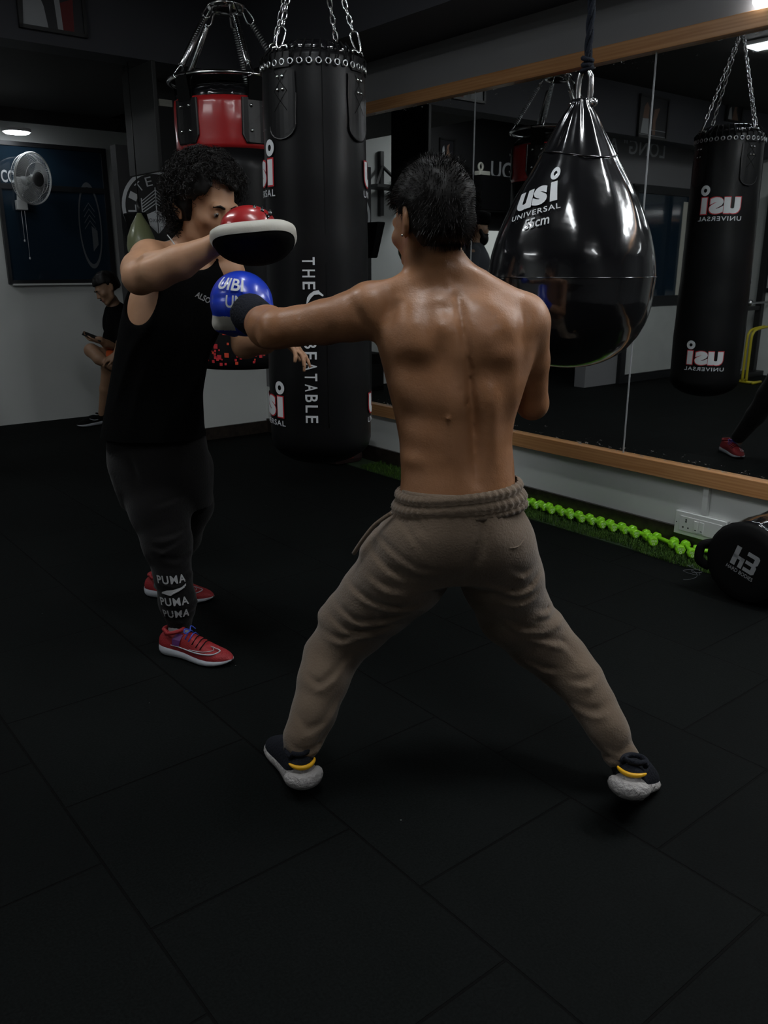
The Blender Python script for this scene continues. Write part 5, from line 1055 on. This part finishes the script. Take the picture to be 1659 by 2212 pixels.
# ------------------------------------------------------------------ the trainer
tr = empty('person', (-.72, 2.98, 0)); tag(tr, 'curly-haired trainer in black tank top and red shoes raising a focus mitt', 'person')
S = SDF((-1.12, 2.42, .03), (-.12, 3.5, 1.72), .0065)
ttor = [row(1040, 275, 425, .09, 3.02), row(1000, 258, 425, .10, 3.02), row(930, 250, 425, .115, 3.0), row(850, 252, 432, .12, 3.0), row(770, 262, 450, .125, 3.0), row(700, 270, 480, .135, 3.0), row(640, 282, 500, .13, 3.0), row(590, 300, 498, .11, 3.0), row(555, 330, 480, .08, 3.0), row(535, 360, 455, .06, 3.0)]
S.loft(ttor, .03)
HT = Head(fd(446, 446, 2.95), (.72, -.62, -.30), (.05, -.05, 1), 1.14); HT.build(S)
S.chain(P3((410, 590, 3.0), (415, 545, 2.99), (432, 500, 2.97)), [.085, .066, .060], .03)
S.rc(fd(410, 545, 2.99), fd(335, 560, 2.95), .038, .045, .03); S.rc(fd(425, 550, 2.99), fd(490, 580, 3.0), .036, .045, .03)
S.ell(fd(325, 563, 2.92), (.068, .066, .070), .03)
S.chain(P3((322, 568, 2.90), (305, 585, 2.78), (302, 598, 2.68)), [.064, .060, .054], .02)
S.chain(P3((302, 598, 2.68), (335, 586, 2.64), (390, 566, 2.62), (464, 530, 2.60)), [.052, .057, .050, .031], .012); S.bump(fd(296, 622, 2.64), (.025, .03, .02), .006)
S.line(P3((345, 545, 2.6), (310, 560, 2.62), (280, 575, 2.65)), .008, -.008, .06)
hand(S, fd(466, 524, 2.60), Vector((.95, .02, .14)), Vector((.1, -.42, -.9)), .92, .12)
S.chain(P3((492, 590, 3.0), (520, 680, 3.0), (530, 745, 2.95)), [.060, .052, .046], .02); S.chain(P3((530, 745, 2.95), (570, 735, 2.85), (598, 722, 2.76)), [.046, .044, .030], .015)
hand(S, fd(596, 722, 2.76), Vector((.75, -.35, -.45)), Vector((-.5, -.1, -.8)), 1.0, .35, thumb=-1, curls=[.25, .45, .3, .5])
S.chain(P3((335, 1020, 3.0), (347, 1110, 2.95), (373, 1240, 2.87), (388, 1340, 2.85)), [.075, .070, .045, .036], .02); S.chain(P3((400, 1020, 3.08), (410, 1090, 3.16), (395, 1160, 3.23), (352, 1262, 3.32)), [.075, .060, .045, .034], .02)
S.mesh('body', [M['skin2'], M['lip']], tr, matfn=skin_idx(HT)); eyes(HT, tr, M['sclera'], M['iris'])
def brow(Hd, par, w=.0058):
    for x in (-1, 1):
        mb = MB(); mb.tube([Hd.p(x*.012, .0950, .018), Hd.p(x*.028, .0950, .024), Hd.p(x*.045, .0850, .019)], [w, w*1.1, w*.5], 6, flat=.7); obj('eyebrow', mb, M['hair'], par, True)
brow(HT, tr)
lineT = lambda l: np.minimum(np.where(l[:, 1] > .02, l[:, 2] - (.078 + .012*np.sin(l[:, 0]*60)) + 1.6*np.clip(np.abs(l[:, 0]) - .052, 0, .1), l[:, 2] + .085), .118 - l[:, 1])
QT, ho = hair_cap(HT, tr, .0055, .022, 0, lineT, M['hair'], fn=lambda l: .008*np.sin(l[:, 0]*75+1)*np.sin(l[:, 1]*70)*np.sin(l[:, 2]*72+.5) + .004*np.sin(l[:, 0]*150)*np.sin(l[:, 2]*140))
pt, nr = surf_samples(QT, 2900, NPR, lambda c, n: (HT.loc(c)[:, 2] > -.10) & ((HT.loc(c)[:, 1] < -.015) | (HT.loc(c)[:, 2] > .092) | ((HT.loc(c)[:, 1] < .035) & (HT.loc(c)[:, 2] > .04))))
mb = MB(); curls_(mb, pt, nr, .034, RNG, rad=.0085, w=.0011, grav=.45); obj('hair_curls', mb, M['hair'], tr)
# stubble on the chin
# tank top
T_k = SDF((-1.14, 2.74, .78), (-.12, 3.3, 1.55), .0065)
T_k.loft([row(1003, 214, 458, .155, 3.02), row(975, 216, 456, .150, 3.01), row(930, 222, 440, .142, 3.0), row(850, 236, 436, .134, 3.0), row(770, 250, 450, .136, 3.0), row(700, 262, 482, .144, 3.0), row(640, 274, 505, .140, 3.0), row(590, 296, 505, .120, 3.0), row(556, 330, 484, .088, 3.0)], .02)
T_k.rc(fd(402, 552, 2.99), fd(365, 562, 2.97), .050, .050, .02); T_k.rc(fd(425, 556, 2.99), fd(462, 572, 3.0), .048, .048, .02)
T_k.ell(fd(284, 622, 2.86), (.085, .125, .125), .008, sub=True); T_k.rc(fd(268, 640, 2.87), fd(276, 690, 2.87), .05, .018, .008, sub=True); T_k.ell(fd(312, 560, 2.9), (.075, .11, .075), .008, sub=True)
T_k.ell(fd(428, 530, 2.93), (.062, .075, .085), .008, sub=True)
for pts in ([(300, 720), (270, 800), (240, 900)], [(330, 760), (300, 850), (280, 950)], [(400, 700), (380, 800), (350, 960)], [(360, 640), (330, 700), (285, 760)], [(420, 820), (400, 900), (390, 980)]):
    T_k.line([fd(x, y, 2.88) for x, y in pts], .014, .006, .1)
tk = T_k.mesh('tank_top', M['blacktee'], tr)
gtt = lambda x, y, o: fd(443 + x, 645 - y, 2.845)
mb = MB(); put_text(mb, 'ALSOC', lambda x, y, o: fd(443 + x, 645 - y, 2.838), 0, 0, 44, 13, rot=-.48, bold=.02); obj('lettering', mb, M['silver'], tk)
mb = MB(); mb.tube(smooth(P3((362, 508, 2.93), (375, 525, 2.89), (388, 545, 2.87))), .0022, 5); obj('neck_piping', mb, M['silver'], tk, True)
# charcoal joggers
J = SDF((-1.14, 2.66, .05), (-.3, 3.5, 1.05), .0068)
J.loft([row(915, 232, 438, .130, 3.01), row(1000, 234, 452, .140, 3.01), row(1050, 250, 458, .135, 3.02), row(1090, 265, 458, .12, 3.05)], .03)
J.chain(P3((325, 1030, 2.99), (345, 1100, 2.95), (362, 1175, 2.90), (373, 1240, 2.87), (384, 1300, 2.86), (388, 1342, 2.85)), [.110, .106, .086, .064, .064, .046], .03)
J.chain(P3((400, 1010, 3.08), (410, 1090, 3.16), (395, 1160, 3.23), (362, 1235, 3.31)), [.105, .088, .068, .052], .03)
for pts in ([(395, 1060), (370, 1090), (330, 1100)], [(415, 1130), (380, 1160), (330, 1165)], [(420, 1190), (385, 1215), (345, 1205)], [(412, 1240), (380, 1262), (345, 1250)], [(425, 1300), (395, 1322), (352, 1312)], [(405, 1160), (350, 1190), (320, 1180)], [(420, 1325), (390, 1338), (360, 1330)]):
    J.line([fd(x, y, 2.8) for x, y in pts], .009, -.008, .1); J.line([fd(x, y+9, 2.8) for x, y in pts], .009, .006, .1)
J.line(P3((275, 985, 2.88), (285, 1010, 2.87), (297, 1040, 2.87)), .01, -.012, .08)
jt = J.mesh('joggers', M['charcoal'], tr)
# three printed words and the leaping shape on the shin, laid round the leg
lc0 = P3((373, 1240, 2.87), (384, 1300, 2.86), (388, 1342, 2.85))
def legmap(th, z, o):
    pa = lc0[0] if z > lc0[1].z else lc0[1]; pb = lc0[1] if z > lc0[1].z else lc0[2]; t = (pa.z - z)/(pa.z - pb.z); c = pa + (pb - pa)*t; r = .069 - (.0 if z > lc0[1].z else .018*max(0, t)) + o; a = math.atan2(-c.y, -c.x) + th
    return Vector((c.x + r*math.cos(a), c.y + r*math.sin(a), z))
mb = MB(); zof = lambda y: fd(372, y, 2.79).z
for y, cx_, hh in ((1255, -.10, .031), (1301, -.16, .030), (1327, -.16, .029)): put_text(mb, 'PUMA', legmap, cx_, zof(y), 1.5, hh, off=.004, bold=.025, step=.1, spacing=1.15)
pz = zof(1278); put_poly(mb, [(-.72, pz-.010), (-.65, pz-.004), (-.40, pz+.002), (-.1, pz+.004), (.35, pz+.010), (.62, pz+.020), (.60, pz+.012), (.35, pz+.004), (0, pz-.006), (-.10, pz-.012), (-.25, pz-.018), (-.50, pz-.013)], lambda x, y, o: legmap(x, y, o + .004), step=.05)
pz2 = zof(1317); 
for dz in (0, .006): mb.tube([legmap(-.30 + .1*i, pz - .012 + dz*.5 - .004 + .003*i, .005) for i in range(1, 9)], .0012, 4)
obj('lettering', mb, M['silver'], jt)
# red shoes
def red_shoe(hx, hy, tx, ty, par):
    h = fz(hx, hy, 0); t = fz(tx, ty, 0); L = (t - h).length; d = (t - h).normalized(); t = h + d*max(L, .285)
    before = {o.name for o in bpy.data.objects}
    Pm, side, up_, so_ = shoe('shoe', h, t, par, 'red')
    sgn = 1
    mb = MB(); cur = [(.22, .050), (.34, .048), (.48, .046), (.62, .046), (.74, .046), (.83, .047), (.87, .052), (.82, .060), (.76, .066)]; cur2 = [(.50, .050), (.62, .0525), (.72, .0535), (.80, .055), (.78, .060), (.75, .066)]
    mb.tube(smooth([side(y, z, .002, sgn) for y, z in cur], 4), [.0012 + .0016*math.sin(math.pi*i/32) for i in range(33)], 5); mb.tube(smooth([side(y, z, .002, sgn) for y, z in cur2], 4), .0013, 5); obj('side_mark', mb, M['sole'], par, True)
    mb = MB()
    pts = [(.24, .055), (.24, .085), (.38, .088), (.36, .056)]; mb.add([side(y, z, .003, sgn) for y, z in ((.24,.050),(.23,.070),(.26,.086),(.36,.088),(.35,.070),(.34,.050))], [(0, 5, 4, 1), (1, 4, 3, 2)]); obj('side_panel', mb, M['purple'], par)
    mb = MB(); ml = MB()
    for i, y in enumerate((.42, .48, .54, .60, .66)): 
        z = (.099, .094, .087, .079, .074)[i]; (mb if i > 1 else ml).tube([side(y, z*.8, .003, 1), Pm(.008, y+.01, z+.004), Pm(-.008, y+.01, z+.004), side(y, z*.8, .003, -1)], .0022, 5)
    ml.tube(smooth([Pm(0, .42, .108), Pm(.018, .40, .116), Pm(.03, .43, .105), Pm(.006, .44, .106), Pm(-.02, .40, .114), Pm(-.03, .44, .10)]), .0023, 5); obj('laces', mb, M['blackmat'], par, True); obj('laces', ml, M['lace'], par, True)
red_shoe(352, 1405, 500, 1438, tr); red_shoe(318, 1283, 460, 1300, tr)
for pts in (((388, 1335, 2.85), (384, 1385, 2.83)), ((358, 1240, 3.31), (350, 1268, 3.32))):
    mb = MB(); mb.tube(P3(*pts), [.040, .036], 16); obj('sock', mb, M['greyp'], tr, True)
# focus mitt
mt = fd(549, 530, 2.56); ft_ = empty('focus_mitt', mt); tag(ft_, 'black focus mitt with cream rim and red back held at the trainer face height', 'focus mitt')
nz = Vector((.10, -.42, -.90)).normalized(); mx_ = Vector((1, .05, -.02)); mx_ = (mx_ - nz*mx_.dot(nz)).normalized(); my_ = nz.cross(mx_)
MM = Matrix(((mx_.x, my_.x, nz.x, mt.x), (mx_.y, my_.y, nz.y, mt.y), (mx_.z, my_.z, nz.z, mt.z), (0, 0, 0, 1)))
def sq(a, rx, ry, ofs=0): c, s = math.cos(a), math.sin(a); return Vector((math.copysign(abs(c)**.9, c)*rx + ofs, math.copysign(abs(s)**.9, s)*ry*(1 + .08*c), 0))
def ringm(specs, n=48, bend=1.4):
    V = []
    for rx, ry, z in specs:
        for k in range(n): p = sq(2*math.pi*k/n, rx, ry); V.append(MM @ Vector((p.x, p.y, z - bend*p.x*p.x + .0*p.y)))
    Fc = [(i*n+k, i*n+(k+1) % n, (i+1)*n+(k+1) % n, (i+1)*n+k) for i in range(len(specs)-1) for k in range(n)]; Fc += [tuple((len(specs)-1)*n + k for k in range(n))]
    return V, Fc
mb = MB(); mb.add(*ringm([(.118, .100, .010), (.112, .094, .020), (.085, .07, .026), (.04, .03, .028)])); obj('striking_face', mb, M['blackmat'], ft_, True)
mb = MB(); mb.add(*ringm([(.10, .085, -.024), (.116, .099, -.024), (.126, .108, -.014), (.127, .109, .002), (.120, .102, .012)])); mb.f.pop(); mb.m.pop(); obj('rim', mb, M['padwhite'], ft_, True)
mb = MB(); mb.add(*[(lambda r: (r[0], [q[::-1] for q in r[1]]))(ringm([(.112, .096, -.022), (.10, .085, -.032), (.07, .06, -.040), (.03, .02, -.044)]))][0]); obj('back', mb, M['gloss'], ft_, True)
Gm = SDF(np.array(mt) - .16, np.array(mt) + .16, .005); Rm3 = MM.to_3x3()
Gm.ell(MM @ Vector((-.012, .01, -.052)), (.082, .060, .062), .01, Rm3); o = Gm.mesh('hand_cover', M['redvinyl'], ft_)
mb = MB()
for k in range(-2, 3): mb.tube([MM @ Vector((.012 + .022*k, y, -.112 + abs(k)*.010 + (y-.01)**2*14)) for y in np.linspace(-.04, .055, 7)], .006, 6)
mb.tube([MM @ Vector((x, .045, -.088 + 9*(x+.01)**2)) for x in np.linspace(-.06, .05, 9)], .009, 6); obj('strap', mb, M['gloss'], ft_, True)
mb = MB()
for k in range(7):
    a = math.radians(-172 + k*8.5); pts = []
    for z in (.004, -.004, -.014): p = sq(a, .1285, .1105); pts.append(MM @ Vector((p.x, p.y, z - 1.4*p.x*p.x)))
    mb.tube(pts, .0032, 5)
obj('stitched_bars', mb, M['blackmat'], ft_, True)
# ------------------------------------------------------------------ seated man by the far wall
sm = empty('person', tuple(fz(235, 905, 0))); tag(sm, 'man in black T-shirt and orange shorts sitting by the far wall looking at a phone', 'person')
hs = fd(230, 622, 7.30); S = SDF((hs.x - .42, 6.80, .02), (hs.x + .52, 7.66, 1.36), .0085); HS = Head(hs, (-.72, -.50, -.52), (-.15, 0, 1), 1.0); HS.build(S)
wp_ = lambda x, y, d: fd(x, y, d)
S.chain(P3((240, 648, 7.36), (252, 672, 7.40)), [.055, .06], .03); S.chain(P3((258, 690, 7.38), (268, 740, 7.40), (278, 800, 7.40)), [.12, .13, .14], .05)
S.chain(P3((246, 690, 7.25), (238, 722, 7.18), (232, 745, 7.14)), [.050, .044, .038], .02); S.chain(P3((240, 745, 7.14), (228, 742, 7.08), (216, 734, 7.02)), [.038, .034, .026], .012)
hand(S, wp_(217, 735, 7.02), Vector((-.9, -.2, .12)), Vector((.1, -.1, 1)), 1.0, .7)
S.chain(P3((270, 795, 7.30), (230, 775, 7.18), (197, 757, 7.08)), [.090, .072, .055], .03); S.chain(P3((197, 757, 7.08), (215, 775, 7.02), (243, 792, 7.02)), [.055, .050, .034], .02); S.chain(P3((243, 792, 7.02), (262, 800, 7.0)), [.034, .03], .01)
S.chain(P3((272, 800, 7.35), (250, 795, 7.15), (233, 795, 7.10)), [.085, .07, .055], .03); S.chain(P3((233, 795, 7.10), (228, 840, 7.16), (221, 893, 7.22)), [.052, .048, .034], .02)
S.chain(P3((262, 700, 7.22), (262, 745, 7.10), (250, 770, 6.98)), [.048, .042, .030], .02); hand(S, wp_(250, 768, 6.98), Vector((-.8, -.1, -.35)), Vector((-.3, .3, -.9)), 1.0, .5, thumb=-1)
S.mesh('body', [M['skin3'], M['lip']], sm, matfn=skin_idx(HS)); eyes(HS, sm, M['sclera'], M['iris']); brow(HS, sm)
lineS = lambda l: np.minimum(l[:, 2] - (np.where(l[:, 1] > .0, .045 + .2*np.clip(l[:, 1], 0, .2), np.where(l[:, 1] < -.03, -.05, .015))), .12 - l[:, 1])
hair_cap(HS, sm, .008, .016, 0, lineS, M['hair'], fn=lambda l: .004*np.sin(l[:, 0]*80)*np.sin(l[:, 1]*90))
mb = MB(); mb.tube([HS.p(-.018, .101, -.058), HS.p(0, .106, -.054), HS.p(.018, .101, -.058)], .004, 6); obj('moustache', mb, M['hair'], sm, True)
Tk = SDF((hs.x - .2, 6.9, .40), (hs.x + .50, 7.66, 1.2), .010); Tk.chain(P3((250, 672, 7.38), (258, 695, 7.38), (268, 745, 7.40), (278, 800, 7.40)), [.085, .135, .142, .15], .05); Tk.rc(wp_(250, 682, 7.28), wp_(237, 732, 7.16), .064, .060, .03); Tk.rc(wp_(264, 690, 7.25), wp_(264, 735, 7.13), .062, .056, .03)
Tk.ell(wp_(242, 648, 7.33), .06, .01, sub=True); Tk.mesh('t_shirt', M['blacktee'], sm)
Tk = SDF((hs.x - .25, 6.9, .25), (hs.x + .50, 7.66, .85), .010); Tk.chain(P3((278, 800, 7.40), (255, 788, 7.26), (232, 772, 7.18)), [.14, .10, .082], .03); Tk.chain(P3((278, 805, 7.40), (262, 800, 7.25)), [.13, .09], .03); Tk.mesh('shorts', M['orange'], sm)
hh = fz(222, 915, 0); th_ = fz(182, 921, 0); before = {o.name for o in bpy.data.objects}
Pm, side, up_, so_ = shoe('shoe', hh + Vector((.03, .02, 0)), hh + Vector((.03, .02, 0)) + (th_ - hh).normalized()*.29, sm, 'red')
up_.data.materials[0] = M['blackmat']
for o in bpy.data.objects:
    if o.name not in before and o.name.startswith('collar'): o.data.materials[0] = M['blackmat']
mb = MB(); mb.tube(smooth([side(.35, .05, .002, s_) for s_ in (-1,)] + [side(.5, .052, .003, -1), side(.62, .065, .003, -1)]), .003, 5); obj('side_mark', mb, M['sole'], sm, True)
mb = MB(); mb.tube(P3((222, 888, 7.22), (223, 905, 7.24)), [.038, .036], 12); obj('sock', mb, M['blackmat'], sm, True)
h3 = wp_(262, 800, 7.0); before = {o.name for o in bpy.data.objects}; mb = MB(); mb.tube([h3, h3 + Vector((.07, .0, .01)), h3 + Vector((.10, -.03, -.08)), h3 + Vector((.11, -.06, -.17))], [.034, .045, .045, .030], 12); obj('raised_shoe', mb, M['blackmat'], sm, True)
ph = fd(199, 727, 7.0); pn = empty('mobile_phone', ph); tag(pn, 'black mobile phone held flat in the seated man hand', 'phone')
px2 = (fd(226, 738, 7.02) - fd(181, 721, 6.98)).normalized(); pz_ = Vector((.2, -.25, .95)); pz_ = (pz_ - px2*pz_.dot(px2)).normalized(); py_ = pz_.cross(px2)
PM = Matrix(((px2.x, py_.x, pz_.x, ph.x), (px2.y, py_.y, pz_.y, ph.y), (px2.z, py_.z, pz_.z, ph.z), (0, 0, 0, 1)))
obj('phone_body', MB().box((-.078, -.037, -.0045), (.078, .037, .0045), T=PM), M['blackmetal'], pn, bevel=.003); obj('phone_screen', MB().box((-.074, -.034, .0046), (.074, .034, .0052), T=PM), M['satin'], pn)
st_ = fz(285, 905, 0); st_ = Vector((fd(285, 850, 7.40).x, 7.40, 0)); sl_ = empty('stool', st_); tag(sl_, 'low black stool under the seated man', 'stool')
obj('seat', MB().box((st_.x-.18, st_.y-.17, .30), (st_.x+.18, st_.y+.17, .345)), M['blackmetal'], sl_, bevel=.01)
for a, b in ((-1, -1), (1, -1), (1, 1), (-1, 1)): obj('leg', MB().tube([(st_.x+a*.15, st_.y+b*.14, 0), (st_.x+a*.13, st_.y+b*.12, .30)], .014, 8), M['blackmetal'], sl_)
# ------------------------------------------------------------------ bearded man seen in the mirror
wb_ = mu(1037, 492, 6.35); hb_ = R(wb_.x, wb_.y, wb_.z); bp2 = empty('person', (hb_.x, hb_.y, 0)); tag(bp2, 'bearded man in dark cap and grey shirt across the room, seen in the mirror', 'person')
k = 1.0; S = SDF((hb_.x-.45, hb_.y-.45, .03), (hb_.x+.45, hb_.y+.45, hb_.z+.16), .014); HB = Head(hb_, (-.30, -.94, -.08)); HB.build(S)
q = lambda x, y, z: hb_ + Vector((x, y, z)); fl = hb_.z
S.chain([q(0, .02, -.08), q(0, .03, -.18)], [.06, .065], .03); S.chain([q(0, .03, -.30), q(0, .03, -.45), q(0, .03, -.62)], [.13, .14, .13], .05)
for s_ in (-1, 1):
    S.chain([q(s_*.17, .03, -.24), q(s_*.22, .05, -.50), q(s_*.20, -.05, -.74)], [.06, .045, .03], .03); hand(S, q(s_*.20, -.05, -.74), Vector((0, -.2, -1)), Vector((-s_, 0, 0)), 1.0, .4, thumb=s_)
    S.chain([q(s_*.09, .03, -.70), q(s_*.10, .03, -1.10), q(s_*.10, .05, -fl+.09)], [.09, .06, .04], .03)
S.mesh('body', [M['skin3'], M['lip']], bp2, matfn=skin_idx(HB)); eyes(HB, bp2, M['sclera'], M['iris']); brow(HB, bp2)
Bd = SDF(np.array(hb_) - .2, np.array(hb_) + .2, .008); Bd.ell(HB.p(0, .055, -.105), (.062, .062, .070), .02, HB.R)
for x in (-1, 1): Bd.rc(HB.p(x*.062, .01, -.03), HB.p(x*.04, .05, -.09), .022, .03, .02)
Bd.ell(HB.p(0, .10, -.055), (.03, .014, .008), .01, HB.R); Bd.mesh('beard', M['hair'], bp2)
mb = MB(); T = Matrix.Translation(HB.c) @ HB.R.to_4x4(); mb.lathe([(.085, .03), (.104, .05), (.108, .10), (.100, .15), (.06, .16), (.01, .158)], 32, ax=T @ Matrix.Scale(1.08, 4, (0, 1, 0))); obj('cap', mb, M['blacktee'], bp2, True)
Tk = SDF((hb_.x-.4, hb_.y-.35, hb_.z-.85), (hb_.x+.4, hb_.y+.35, hb_.z-.1), .014); Tk.chain([q(0, .03, -.22), q(0, .03, -.32), q(0, .03, -.5), q(0, .03, -.72)], [.10, .15, .155, .16], .05)
for s_ in (-1, 1): Tk.rc(q(s_*.15, .03, -.23), q(s_*.215, .045, -.44), .075, .065, .03)
Tk.mesh('shirt', mat('slate_shirt', (.05, .055, .065), .9), bp2)
Tk = SDF((hb_.x-.4, hb_.y-.35, .02), (hb_.x+.4, hb_.y+.35, hb_.z-.55), .016)
for s_ in (-1, 1): Tk.chain([q(s_*.08, .03, -.72), q(s_*.10, .03, -1.10), q(s_*.10, .05, -fl+.10)], [.115, .085, .06], .03)
Tk.mesh('trousers', M['charcoal'], bp2)
for s_ in (-1, 1):
    c_ = q(s_*.10, 0, 0); f_ = Vector((-.2, -.97, 0)).normalized(); shoe('shoe', Vector((c_.x, c_.y+.11, 0)), Vector((c_.x, c_.y+.11, 0)) + f_*.28, bp2, 'grey')
